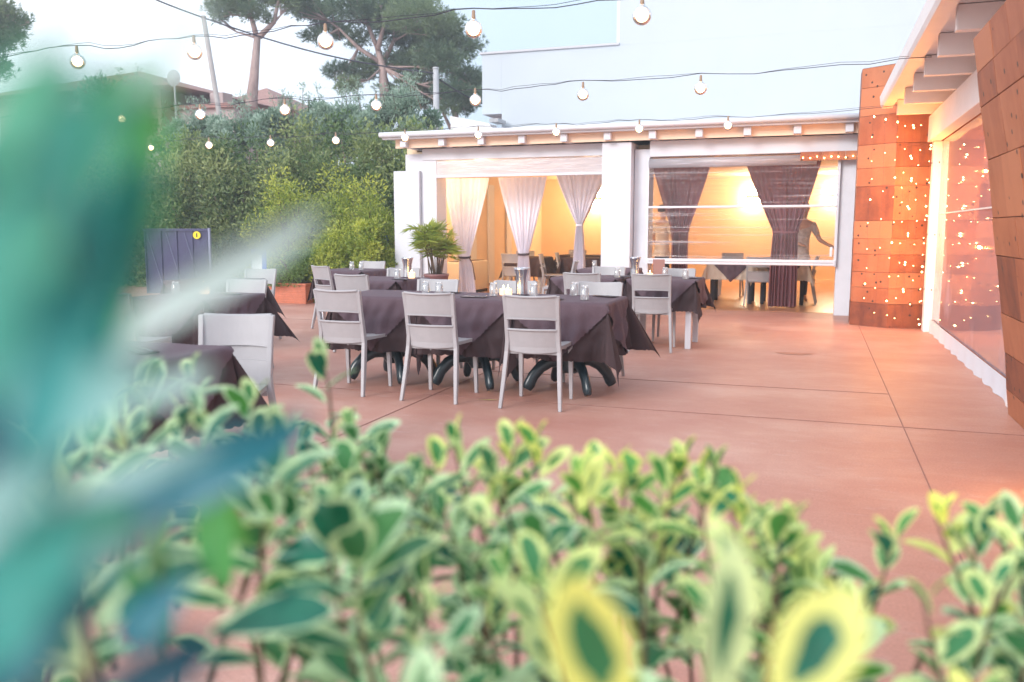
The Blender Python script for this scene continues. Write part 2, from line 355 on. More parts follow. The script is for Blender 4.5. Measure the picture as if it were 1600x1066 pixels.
# ------------------------------------------------------------------ ground
g = MB(); g.box(-140, 90, -60, 160, -.3, 0); tag(g.build('terrace_floor', M['floor']), kind='structure')
j = MB()
for xx in (-2.84, .61): j.box(xx-.0025, xx+.0025, 1, 14, .001, .004)
for yy, xa, xb in ((6.21, -12, -2.845), (6.21, -2.835, .605), (6.21, .615, 1.4), (2.9, -12, -2.845), (7.45, -2.835, .605), (10.9, -12, -2.845)):
    j.box(xa, xb, yy-.0025, yy+.0025, .001, .004)
tag(j.build('floor_joints', M['joint']), kind='structure')
st = MB(); pp = [(-.17+.17*math.cos(a)*(1+.25*math.sin(3*a)), 9.59+.11*math.sin(a)*(1+.3*math.cos(2*a)), .004) for a in np.linspace(0, 2*math.pi, 16)[:-1]]
st.add(pp, [tuple(range(15))]); tag(st.build('floor_stain', mat('brown_stain', (.42, .19, .13), .6)), kind='structure')

# ------------------------------------------------------------------ dining pavilion
YF = 14.1
pav = thing('dining_pavilion', 'long white timber dining pavilion with low flat roof, exposed rafter ends and warm lit room', 'building', (-3, YF, 0))
def P(name, mb, m, **k):
    o = mb.build(name, m, **k); o.parent = pav; o.matrix_parent_inverse = Matrix.Translation((3, -YF, 0)); return o
def PB(name, x0, x1, y0, y1, z0, z1, m, bevel=.006):
    return P(name, MB().box(x0, x1, y0, y1, z0, z1), m, bevel=bevel)
PB('room_floor', -6.95, .6, YF+.35, 22.3, -.05, .004, M['infloor'], 0)
PB('back_wall', -7.2, 3.0, 22.3, 22.5, 0, 2.9, M['cream'], 0)
PB('side_wall', -7.15, -6.95, 14.62, 22.3, 0, 2.9, M['cream'], 0)
PB('side_wall', 2.9, 3.1, 14.7, 22.3, 0, 2.9, M['cream'], 0)
PB('ceiling', -7.0, 3.0, 14.5, 22.3, 2.62, 2.70, M['cream'], 0)
PB('pillar', -7.16, -6.66, YF-.02, YF+.5, 0, 2.34, M['plaster'])
PB('pillar', -6.657, -6.36, YF+.06, YF+.5, 0, 2.64, M['white'])
PB('corner_post', -6.98, -6.66, YF+.1, YF+.48, 2.345, 2.64, M['white'])
PB('pillar', -3.32, -2.84, YF-.18, YF+.42, 0, 2.70, M['plaster'])
PB('pillar', -2.83, -2.58, YF+.05, YF+.42, 0, 2.60, M['white'])
PB('pillar', .31, .54, YF+.02, YF+.4, 0, 2.62, M['white'])
PB('post', .545, 2.9, YF+.3, YF+.45, 0, 2.62, M['plaster'])
PB('beam', -6.62, -3.325, YF+.04, YF+.26, 2.52, 2.72, M['white'])
PB('beam', -2.575, .60, YF-.02, YF+.26, 2.47, 2.72, M['white'])
PB('blind_header', -6.36, -3.325, YF+.07, YF+.14, 2.22, 2.26, M['white'])
PB('soffit_infill', -7.0, .58, 13.86, 13.88, 2.715, 2.87, M['soffit'], 0)
for i in range(11):
    x = -6.80+.72*i
    PB('rafter', x-.055, x+.055, 13.74, 16.5, 2.725 if x < -6.7 or abs(x+3.1) > .35 else 2.73, 2.845, M['white'], .004)
P('fascia', MB().box(-7.16, .60, 13.66, 13.72, 2.85, 2.95), M['white'], bevel=.008)
P('gutter', MB().tube([(-7.18, 13.62, 2.925), (.6, 13.62, 2.925)], .045, 10), M['white'], smooth=True)
rf = MB(); rf.add([(-7.1, 13.72, 2.86), (3.2, 13.72, 2.86), (3.2, 23.4, 3.05), (-7.1, 23.4, 3.05), (-7.1, 13.72, 2.93), (3.2, 13.72, 2.93), (3.2, 23.4, 3.12), (-7.1, 23.4, 3.12)],
                  [(3,2,1,0),(4,5,6,7),(0,1,5,4),(1,2,6,5),(2,3,7,6),(3,0,4,7)]); P('roof', rf, M['white'])
for yy, zt in ((18.2, 1.95), (19.4, 1.95), (16.3, 1.0), (17.1, 1.0)):
    PB('pilaster', -6.947, -6.90, yy, yy+.34, 0.1, zt+.35, M['stripe'])
# skirting on the long wall
PB('skirting', -6.9, 2.9, 22.27, 22.298, 0, .1, M['soffit'], 0)

# wall lights inside: a ring of frosted glass with a metal band, each with its own light
def sconce(loc, rz, label):
    t = thing('wall_sconce', label, 'wall lamp', loc, rz, 'wall sconces in the dining room')
    MB().box(-.06, .06, -.05, 0, -.05, .05).build('back_plate', M['white'], t, bevel=.005)
    for s in (1, -1):
        a = MB(); rows = []
        for i in range(7):
            ph = i/6*math.pi/2
            rows.append([(.20*math.cos(ph)*math.cos(th), -.05-.13*math.cos(ph)*math.sin(th), s*(.05+.15*math.sin(ph))) for th in np.linspace(0, math.pi, 13)])
        a.grid(rows); a.build('glass_shade', M['sconce'], t, smooth=True)
    b = MB(); b.grid([[(.175*math.cos(th), -.05-.125*math.sin(th), z) for th in np.linspace(0, math.pi, 15)] for z in (-.03, .03)])
    b.build('metal_band', mat('warm_band', (.55, .36, .15), .5), t, smooth=True)
    ld = bpy.data.lights.new('sconce_light', 'POINT'); ld.energy = 44; ld.color = (1, .60, .29); ld.shadow_soft_size = .12
    lo = bpy.data.objects.new('sconce_light', ld); COL.objects.link(lo); lo.parent = t; lo.location = (0, -1.0, 0)
    return t
sconce((-5.42, 22.3, 2.10), 0, 'white glowing wall sconce half hidden by the central pillar, beside the narrow white curtain')
sconce((-1.50, 22.3, 2.10), 0, 'white glowing wall sconce seen between the two brown curtains')
sconce((.42, 22.3, 2.12), 0, 'white glowing wall sconce beside the right end post of the pavilion')
sconce((-6.95, 15.3, 2.12), math.pi/2, 'white glowing wall sconce on the side wall above the potted palm')
# convector on the side wall
ac = thing('fan_convector', 'cream floor standing fan convector with dark top grille against the side wall', 'heater', (-6.6, 16.6, 0))
MB().box(-.34, -.02, -.75, .75, .06, .66).build('casing', M['acbody'], ac, bevel=.012)
MB().box(-.30, -.06, -.66, .66, .664, .675).build('top_grille', mat('dark_grille', (.12, .08, .05), .6), ac)
MB().box(-.335, -.015, -.74, .74, 0, .055).build('plinth', M['dark'], ac)

# roller blinds of clear film
b1 = thing('clear_roller_blind', 'clear plastic roller blind rolled up short above the white curtains', 'roller blind', (-4.85, YF+.04, 2.5), 0, 'clear roller blinds')
MB().box(-1.49, 1.51, -.012, -.009, -.25, .0).build('film', M['filmroll'], b1)
MB().box(-1.50, 1.52, -.03, .02, -.29, -.245).build('bottom_bar', M['white'], b1, bevel=.006)
b2 = thing('clear_roller_blind', 'clear plastic roller blind pulled three quarters down over the brown curtains', 'roller blind', (-1.15, YF-.04, 2.45), 0, 'clear roller blinds')
MB().box(-1.42, 1.44, -.006, -.003, -1.64, -.16).build('film', M['film'], b2)
MB().tube([(-1.42, -.02, -.09), (1.12, -.02, -.09)], .075, 14).build('roll', M['filmroll'], b2, smooth=True)
MB().box(-1.42, 1.44, -.03, .01, -.80, -.765).build('middle_bar', M['white'], b2, bevel=.008)
MB().box(-1.43, 1.45, -.035, .015, -1.69, -1.60).build('bottom_bar', M['white'], b2, bevel=.01)
MB().box(-1.40, 1.42, -.038, -.036, -1.648, -1.642).build('bar_groove', M['cutlery'], b2)
for sx in (-1.44, 1.44): MB().box(sx-.02, sx+.02, -.02, .05, -2.42 if 0 else -1.7, .0).build('side_track', M['white'], b2)
MB().box(1.36, 1.40, -.06, -.035, -1.55, -1.40).build('pull_handle', M['white'], b2, bevel=.01)

# curtains
def curtain(label, m, X, top, tie, bot, Y, folds, tieh=.04, seed=0, cord=False, group=None, amp=.05, name='tied_curtain'):
    """top=(x0,x1,z) tie=(xc,halfwidth,z) bot=(x0,x1,z), x relative to X"""
    t = thing(name, label, 'curtain', (X, Y, 0), 0, group)
    rd = random.Random(seed); ph = [rd.random()*6 for _ in range(5)]
    nv, nu = 46, 150; rows = []
    for i in range(nv+1):
        z = top[2] + (bot[2]-top[2])*i/nv
        if z > tie[2]:
            f = (top[2]-z)/(top[2]-tie[2]); g = f**1.12
            x0 = top[0]*(1-g) + (tie[0]-tie[1])*g; x1 = top[1]*(1-g) + (tie[0]+tie[1])*g
        else:
            f = (tie[2]-z)/(tie[2]-bot[2]); g = 1-(1-f)**2
            x0 = (tie[0]-tie[1])*(1-g)+bot[0]*g; x1 = (tie[0]+tie[1])*(1-g)+bot[1]*g
        full = (top[1]-top[0]); wd = x1-x0; cmp_ = max(0, 1-wd/full)
        am = amp*(.22+.55*min(1, cmp_*1.1)); row = []
        pin = math.exp(-((z-tie[2])/.09)**2)
        for k in range(nu+1):
            u = k/nu; q = u+.018*math.sin(5*u*math.pi+ph[0])+.02*math.sin(2.3*math.pi*u+ph[2]+z)
            y = am*math.sin(2*math.pi*folds*q+ph[1])*(1-.55*pin) + am*.4*math.sin(2*math.pi*folds*.43*q+ph[3]+z*.8)
            y -= .05*pin*math.sin(math.pi*u)
            row.append((x0+wd*u, y, z))
        rows.append(row)
    MB().grid(rows).build('curtain_cloth', m, t, smooth=True)
    tb = MB(); rr = []
    for z in (tie[2]-tieh/2, tie[2]+tieh/2):
        rr.append([(tie[0]+(tie[1]+.012)*math.cos(a), (tie[1]*.55+.03)*math.sin(a), z+.012*math.sin(a)) for a in np.linspace(0, 2*math.pi, 25)])
    tb.grid(rr); tb.build('tie_band', M['tie'] if m is M['wcurt'] and cord is not None else m, t, smooth=True)
    if cord: MB().tube([(tie[0]+tie[1], -.05, tie[2]), (tie[0]+tie[1]+.07, -.06, tie[2]-.12), (tie[0]+tie[1]+.12, -.05, tie[2]-.42)], .012, 6).build('cord', M['tie'], t)
    return t
YC = 15.0
G1 = 'white curtains in the left bay'; G2 = 'brown curtains in the right bay'
curtain('white sheer curtain tied with a dark band whose cord dangles, behind the potted palm', M['wcurt'], -6.15, (-.45, .47, 2.25), (0-.03, .11, .80), (-.14, .20, .03), YC, 8, seed=1, cord=True, group=G1)
curtain('white sheer curtain tied with a dark band, middle of the left bay', M['wcurt'], -5.05, (-.46, .47, 2.25), (.03, .10, .87), (-.11, .17, .03), YC, 8, seed=2, group=G1)
curtain('white sheer curtain knotted high without a dark band, next to the central pillar', M['wcurt'], -3.97, (-.44, .46, 2.27), (.0, .055, 1.40), (-.12, .12, .03), YC, 8, seed=3, cord=None, group=G1)
curtain('brown curtain drawn to a waist behind the film, nearest the central pillar', M['bcurt'], -2.2, (-.50, .50, 2.44), (.0, .15, 1.30), (-.14, .15, .03), YC, 7, seed=4, group=G2, amp=.07)
curtain('brown curtain drawn to a waist and reaching the floor, nearer the right post', M['bcurt'], -.5, (-.66, .54, 2.44), (.02, .20, 1.28), (-.22, .24, .02), YC+.2, 8, seed=5, group=G2, amp=.075)

# ------------------------------------------------------------------ white building behind
tw = thing('white_building', 'tall plain pale blue white building stepping up behind the pavilion roof', 'building', (0, 24, 0))
MB().box(-8.7, 14, 0, 8, 0, 6.30).build('lower_block', M['tower'], tw)
MB().box(-5.28, 14, .003, 8, 6.302, 14).build('upper_block', M['tower'], tw)
MB().box(-9.3, -8.702, 0, 7, 4.62, 6.30).build('bay', M['tower'], tw)
MB().box(-9.36, -5.283, -.05, .2, 6.303, 6.36).build('coping', mat('grey_coping', (.50, .50, .53), .8), tw)
MB().box(-5.45, -5.285, .4, 1.2, 6.37, 14).build('downpipe_chase', M['plaster'], tw)
lb = thing('low_annex', 'small bright white annex with sloping roof edge beneath the pale building', 'building', (-9.1, 23.3, 0))
an = MB(); an.add([(-.9, 0, 0), (.55, 0, 0), (.55, 0, 3.95), (.25, 0, 4.28), (-.9, 0, 4.52), (-.9, .6, 0), (.55, .6, 0), (.55, .6, 3.95), (.25, .6, 4.28), (-.9, .6, 4.52)],
                  [(0,1,2,3,4), (9,8,7,6,5), (1,6,7,2), (2,7,8,3), (3,8,9,4), (4,9,5,0)]); an.build('wall', mat('bright_white_wall', (.88, .88, .9), .8), lb)
MB().box(.3, .56, -.05, .6, 4.30, 4.40).build('roof_edge', M['pole'], lb)

# ------------------------------------------------------------------ rusted steel pieces
def plated(name, label, origin, quads, rows_z, seed, thick=.0):
    """cladding plates: quads = list of (p0,p1,topz0,topz1,cols) strips in plan"""
    rd = random.Random(seed)
    mb = MB()
    return mb, rd
rc = thing('rusted_steel_column', 'tall faceted column clad in rusted steel plates, hung with warm fairy lights', 'column', (.95, 12.9, 0))
zr = [0, .32, .53, .74, .98, 1.19, 1.43, 1.89, 2.13, 2.44, 2.82, 3.19, 3.45]
plan = [(.50, 12.84), (.95, 12.52), (1.385, 12.62), (1.385, 13.3), (.50, 13.3)]
mb = MB(); rd = random.Random(3)
core = MB(); cpl = [(p[0]+.02*(1 if p[0] < .95 else -1), p[1]+.02) for p in plan]
core.add([(x-.95, y-12.9, 0) for x, y in cpl]+[(x-.95, y-12.9, 3.42) for x, y in cpl], [(4,3,2,1,0), (5,6,7,8,9)]+[(i, (i+1) % 5, 5+(i+1) % 5, 5+i) for i in range(5)])
core.build('core', M['joint'], rc)
for i in range(5):
    a = Vector((*plan[i], 0)); b = Vector((*plan[(i+1) % 5], 0)); d = (b-a).normalized(); nrm = Vector((d.y, -d.x, 0))
    if i > 2: cuts = [0, 1]
    else: cuts = [0, 1]
    for k in range(len(zr)-1):
        z0, z1 = zr[k]+.003, zr[k+1]-.003; off = rd.random()*.008; tn = min(1, max(.05, rd.gauss(.5, .28)))
        if k == 0: tn = .02
        if i == 1 and k > 8: tn *= .6
        q = [a+nrm*(off-.004)+d*.001, b+nrm*(off-.004)-d*.001]
        ztop = z1
        vs = [(p.x-.95, p.y-12.9, z) for z in (z0, ztop) for p in (q[0], q[1])]
        vi = [(p.x-nrm.x*.012-.95, p.y-nrm.y*.012-12.9, z) for z in (z0, ztop) for p in (q[0], q[1])]
        mb.add(vs+vi, [(0,1,3,2), (0,4,5,1), (1,5,7,3), (3,7,6,2), (2,6,4,0)], 0, tn)
mb.build('cladding_plates', M['rust'], rc)
MB().add([(p[0]-.95, p[1]-12.9, 3.452) for p in plan], [(0,1,2,3,4)]).build('cap', M['rust'], rc)

# wall of rusted plates inside the veranda, level with the column
rw = thing('rusted_steel_wall', 'rusted steel plate wall glimpsed through the clear veranda film', 'wall', (3, 12.9, 0))
mb = MB()
for k in range(len(zr)-2):
    x = -1.5
    while x < 1.9:
        wdt = rd.uniform(.5, .95); tn = min(1, max(.05, rd.gauss(.5, .25)))
        mb.box(x, min(1.9, x+wdt)-.005, -.22-rd.random()*.006, -.2, zr[k]+.003, zr[k+1]-.003, 0, tn); x += wdt
mb.build('cladding_plates', M['rust'], rw)
MB().box(-1.5, 1.9, -.199, 0, 0, 2.8).build('backing', M['joint'], rw)

# near slanted rusted fin (right edge of the picture)
fin = thing('rusted_steel_fin', 'large slanted wall fin of rusted perforated steel plates at the right, closest to the camera', 'wall', (1.36, 6.9, 0))
rows = [(0.00, 6.91), (0.20, 6.83), (0.48, 6.66), (0.76, 6.57), (1.15, 6.43), (1.39, 6.35), (1.75, 6.22), (2.07, 6.19), (2.27, 6.12), (2.47, 6.08)]; LN = .2024
mb = MB(); cb = MB(); YN = 4.4
for k in range(len(rows)-1):
    (z0, ya), (z1, yb) = rows[k], rows[k+1]
    edges = [0.0]; 
    while edges[-1] < 1: edges.append(min(1, edges[-1]+rd.uniform(.2, .42)))
    for e in range(len(edges)-1):
        f0, f1 = edges[e]+(.0015 if e else 0), edges[e+1]-.0015
        off = rd.random()*.006; tn = min(1, max(.05, rd.gauss(.45, .22)))
        y = lambda f, yt: yt+(YN-yt)*f - 6.9
        q = [(-off-LN*z0, y(f0, ya), z0+.003), (-off-LN*z0, y(f1, ya), z0+.003), (-off-LN*z1, y(f1, yb), z1-.003), (-off-LN*z1, y(f0, yb), z1-.003)]
        q2 = [(.018-LN*p[2], p[1], p[2]) for p in q]
        mb.add(q+q2, [(3,2,1,0), (0,1,5,4), (1,2,6,5), (2,3,7,6), (3,0,4,7)], 0, tn)
    # folded far edge of the fin
    mb.add([(-LN*z0, ya-6.9+.004, z0), (-LN*z1, yb-6.9+.004, z1), (.28, yb-6.9-.06, z1), (.28, ya-6.9-.06, z0)], [(0,1,2,3)], 0, .4)
mb.build('cladding_plates', M['rust'], fin)
zs = [r for r in rows]
n = len(rows)
vs = [(.019-LN*r[0], r[1]-6.91, r[0]) for r in rows]+[(.019-LN*rows[-1][0], YN-6.9, rows[-1][0]), (.019, YN-6.9, 0)]
vs2 = [(.28, p[1]-.06 if i < n else p[1], p[2]) for i, p in enumerate(vs)]
kk = len(vs); cb.add(vs+vs2, [tuple(range(kk)), tuple(range(2*kk-1, kk-1, -1))]+[(i, i+kk, (i+1) % kk+kk, (i+1) % kk) for i in range(kk)])
cb.build('core', M['joint'], fin)
# rusted strip over the right bay
sp = thing('rusted_header_strip', 'short rusted steel strip with tiny lights under the roof beam beside the column', 'strip', (.15, 14.0, 2.40))
m_ = MB()
for k in range(3): m_.box(-.42+.32*k, -.42+.32*(k+1)-.004, -.05-rd.random()*.005, -.02, -.06, .07, 0, .25+.2*k)
m_.build('plate', M['rust'], sp)
for k in range(9):
    MB().lathe([(.001, -.008), (.008, 0), (.001, .008)], (-.38+.1*k, -.075, -.03+.04*random.random()), 6, caps=False).build('led', M['led'], sp)

# ------------------------------------------------------------------ veranda on the right
ver = thing('white_veranda', 'white timber veranda with projecting rafters, gutter and a clear film side wall', 'veranda', (1.4, 12.4, 0))
def V(name, x0, x1, y0, y1, z0, z1, m=None, bevel=.006):
    o = MB().box(x0-1.4, x1-1.4, y0-12.4, y1-12.4, z0, z1).build(name, m or M['vwhite'], ver, bevel=bevel); return o
V('beam', 1.30, 1.44, 2.0, 12.40, 2.42, 2.745)
V('post', 1.36, 1.46, 12.22, 12.40, 0, 2.415); V('post', 1.47, 1.55, 12.16, 12.34, 0.06, 2.41)
V('post', 1.40, 1.52, 7.1, 7.25, 0, 2.415)
for k in range(11):
    y = 12.20-.98*k
    if y > 2: V('rafter', .90, 4.6, y-.11, y-.01, 2.75, 2.93, bevel=.005)
V('soffit', .86, 4.7, 2.0, 12.36, 2.935, 2.965, M['vwhite'], 0)
V('wall_plate_infill', 1.42, 1.45, 2.0, 12.3, 2.75, 2.93, M['soffit'], 0)
gp = [(.72, 2.90), (.74, 2.865), (.86, 2.865), (.87, 2.90), (.875, 3.0), (.86, 3.0), (.855, 2.90), (.745, 2.88), (.735, 2.905), (.725, 3.01), (.705, 3.01)]
gm = MB(); ng = len(gp)
gm.add([(x-1.4, 12.38-12.4, z) for x, z in gp]+[(x-1.4, 2-12.4, z) for x, z in gp], [tuple(range(ng)), tuple(range(2*ng-1, ng-1, -1))]+[(i, i+ng, (i+1) % ng+ng, (i+1) % ng) for i in range(ng)])
gm.build('gutter', M['vwhite'], ver)
V('roof', .88, 4.8, 2.0, 12.4, 2.97, 3.03, M['vwhite'], 0)
V('side_wall', 4.7, 4.8, 2.0, 12.6, 0, 2.74, M['plaster'], 0)
pv = thing('clear_side_curtain', 'clear plastic side wall of the veranda with a white weighted hem, reflecting fairy lights', 'plastic wall', (1.45, 9.9, 0))
rows_ = []
for i in range(5):
    z = .17+(2.41-.17)*i/4; rows_.append([(.002*math.sin(k*.9+i), y, z) for k, y in enumerate(np.linspace(-2.7, 2.25, 24))])
MB().grid(rows_).build('clear_film', M['sidefilm'], pv, smooth=True)
hb = MB(); hr = [[( -.02-.03*math.sin(k*1.7)*(1-i/3)*.5, y, .0+.175*i/3+(.006*math.sin(k*2.1) if i == 0 else 0)) for k, y in enumerate(np.linspace(-2.7, 2.3, 40))] for i in range(4)]
hb.grid(hr); hb.build('white_hem', M['plaster'], pv, smooth=True)
MB().box(-.012, -.006, -2.7, 2.25, 1.50, 1.515).build('weld_seam', M['stripe'], pv)
for zz in (.55, 1.25, 2.15):
    for yy in (2.28, 2.40):
        MB().lathe([(.012, 0), (.012, .01), (.004, .014)], (0, 0, 0), 10).build('stud', M['cutlery'], pv).matrix_local = Matrix.Translation((-.095 if yy > 2.3 else -.02, yy-.02, zz)) @ Matrix.Rotation(-math.pi/2, 4, 'Y')
# floor uplight out of frame to the right that throws the yellow pool
ul = thing('floor_spotlight', 'small floor spotlight at the foot of the rusted fin', 'spotlight', (1.16, 4.25, 0))
MB().lathe([(.06, 0), (.07, .04), (.06, .10), (.05, .11)], (0, 0, 0), 16).build('housing', M['dark'], ul, smooth=True)
MB().lathe([(.048, .111), (.03, .115), (.001, .116)], (0, 0, 0), 16).build('lens', emis('warm_lens', (1, .6, .15), 12), ul)
ld = bpy.data.lights.new('uplight', 'POINT'); ld.energy = 5; ld.color = (1, .55, .12); ld.shadow_soft_size = .05
lo = bpy.data.objects.new('uplight', ld); COL.objects.link(lo); lo.parent = ul; lo.location = (-.02, .35, .32)

# ------------------------------------------------------------------ string lights
def string_light(label, Y, x0, n, step, z, xr, zr_, xl, zl, seed, big):
    rd = random.Random(seed)
    t = thing('string_light', label, 'string lights', (x0, Y, z), 0, 'festoon strings across the terrace')
    bx = [x0-step*i for i in range(n)]
    pts = [(xr, zr_)]
    x = xr
    ks = [(xr, zr_)]+[(b, z+.115+rd.uniform(-.015, .02)) for b in bx]+[(xl, zl)]
    path = []
    for (xa, za), (xb, zb) in zip(ks[:-1], ks[1:]):
        for q in range(8):
            f = q/8; path.append((xa+(xb-xa)*f-x0, rd.uniform(-.006, .006), za+(zb-za)*f-z-.03*math.sin(math.pi*f)*rd.uniform(.7, 1.2)+(0.02*math.sin(f*6.28) if rd.random() < .5 else 0)))
    path.append((ks[-1][0]-x0, 0, ks[-1][1]-z))
    MB().tube(path, .0036, 5).build('cable', M['wire'], t)
    p2 = [(p[0], p[1]+.01*math.sin(i*1.1), p[2]+.012+.012*math.sin(i*.7)) for i, p in enumerate(path)]
    MB().tube(p2, .002, 4).build('steel_guide_wire', M['wire'], t)
    for i, b in enumerate(bx):
        xx = b-x0; r = .062
        s = MB(); s.lathe([(.006, .118), (.012, .112), (.014, .07), (.020, .055)], (xx, 0, 0), 10)
        so_ = s.build('socket', M['brass'], t, smooth=True)
        g_ = MB(); pr = [(.02, .062)]+[(r*math.sin(a), r*math.cos(a)-.01) for a in np.linspace(.35, math.pi, 13)]
        g_.lathe(pr, (xx, 0, 0), 18, caps=False)
        bo = g_.build('glass_bulb', M['bulbglass'], t, smooth=True)
        fr = big[i % len(big)]
        f_ = MB(); f_.lathe([(fr*math.sin(a)+.0005, fr*.9*math.cos(a)-.005) for a in np.linspace(0, math.pi, 7)], (xx, 0, 0), 10, caps=False)
        f_.build('glow_ball', M['glow_ball'], bo, smooth=True)
    return t
string_light('nearest festoon string with the biggest bulbs, crossing the top edge of the photo', 5.80, -1.13, 7, 1.18, 2.71, .95, 2.98, -9.6, 2.75, 1, [.056, .060, .057, .060, .050])
string_light('middle festoon string running from the veranda rafter across the pale building to the trees', 8.85, -1.13, 8, 1.19, 2.70, .92, 2.86, -11.2, 2.80, 2, [.060, .054, .060, .056, .060, .056, .060])
string_light('farthest festoon string just above the pavilion roof line', 12.1, -1.17, 9, 1.195, 2.70, .92, 2.86, -12.6, 2.78, 3, [.055, .060, .056, .055, .058, .060, .056, .060, .055])

# fairy light strands in front of the column
ledm = MB().lathe([(.0005, -.0045), (.0045, 0), (.0005, .0045)], (0, 0, 0), 6, caps=False).build('led', M['led'])
lme = ledm.data; bpy.data.objects.remove(ledm)
ledb = MB().lathe([(.0005, -.010), (.010, 0), (.0005, .010)], (0, 0, 0), 8, caps=False).build('led', M['led']); lmb = ledb.data; bpy.data.objects.remove(ledb)
names = ['left face of the column', 'left face of the column near its folded edge', 'folded edge of the column', 'inner part of the right face', 'bright clustered middle of the right face', 'right face beside its clusters', 'right edge of the column', 'white veranda post']
for i, (x, yy, zt, st_, big_) in enumerate([(.66, 12.60, 2.85, .22, 4), (.80, 12.52, 2.8, .34, 9), (.94, 12.42, 2.75, .22, 3), (1.04, 12.44, 2.7, .19, 99), (1.12, 12.42, 2.7, .30, 1), (1.22, 12.44, 2.7, .20, 99), (1.335, 12.45, 2.4, .15, 4), (1.27, 11.7, 2.38, .30, 2)]):
    t = thing('fairy_light_strand', 'fairy light strand over the '+names[i], 'fairy lights', (x, yy, zt), 0, 'fairy light strands by the column')
    hh = zt-.12; wig = [(random.uniform(-.012, .012), random.uniform(-.008, .008), -hh*q/14) for q in range(15)]
    MB().tube(wig, .0007, 4).build('wire', M['wire'], t)
    z = .06; k = 0
    while z < hh:
        isb = big_ < 90 and k % max(1, big_) == 0
        for c in range(2 if isb and big_ == 1 else 1):
            o = bpy.data.objects.new('led', lmb if isb else lme); COL.objects.link(o); o.parent = t
            f = z/hh*14; a = wig[min(14, int(f))]; o.location = (a[0]+random.uniform(-.012, .012)+(.01*c), a[1]-.01, -z-.03*c)
        z += st_*random.uniform(.85, 1.6); k += 1
    if i in (1, 4):
        ld = bpy.data.lights.new('strand_glow', 'POINT'); ld.energy = 13; ld.color = (1, .36, .05); ld.shadow_soft_size = .015
        for q in (.7, 1.6):
            lo = bpy.data.objects.new('strand_glow', ld); COL.objects.link(lo); lo.parent = t; lo.location = (-.1, -.75, -q)
# warm lamp under the veranda roof
vl = thing('veranda_ceiling_lamp', 'warm lamp under the veranda roof behind the white beam', 'ceiling lamp', (2.3, 11.2, 2.70))
MB().lathe([(.10, 0), (.10, .05), (.02, .05)], (0, 0, 0), 18).build('shade', emis('warm_shade', (1, .6, .2), 3), vl, smooth=True)
ld = bpy.data.lights.new('veranda_light', 'POINT'); ld.energy = 13; ld.color = (1, .55, .25); ld.shadow_soft_size = .12
lo = bpy.data.objects.new('veranda_light', ld); COL.objects.link(lo); lo.parent = vl; lo.location = (0, 0, -.2)

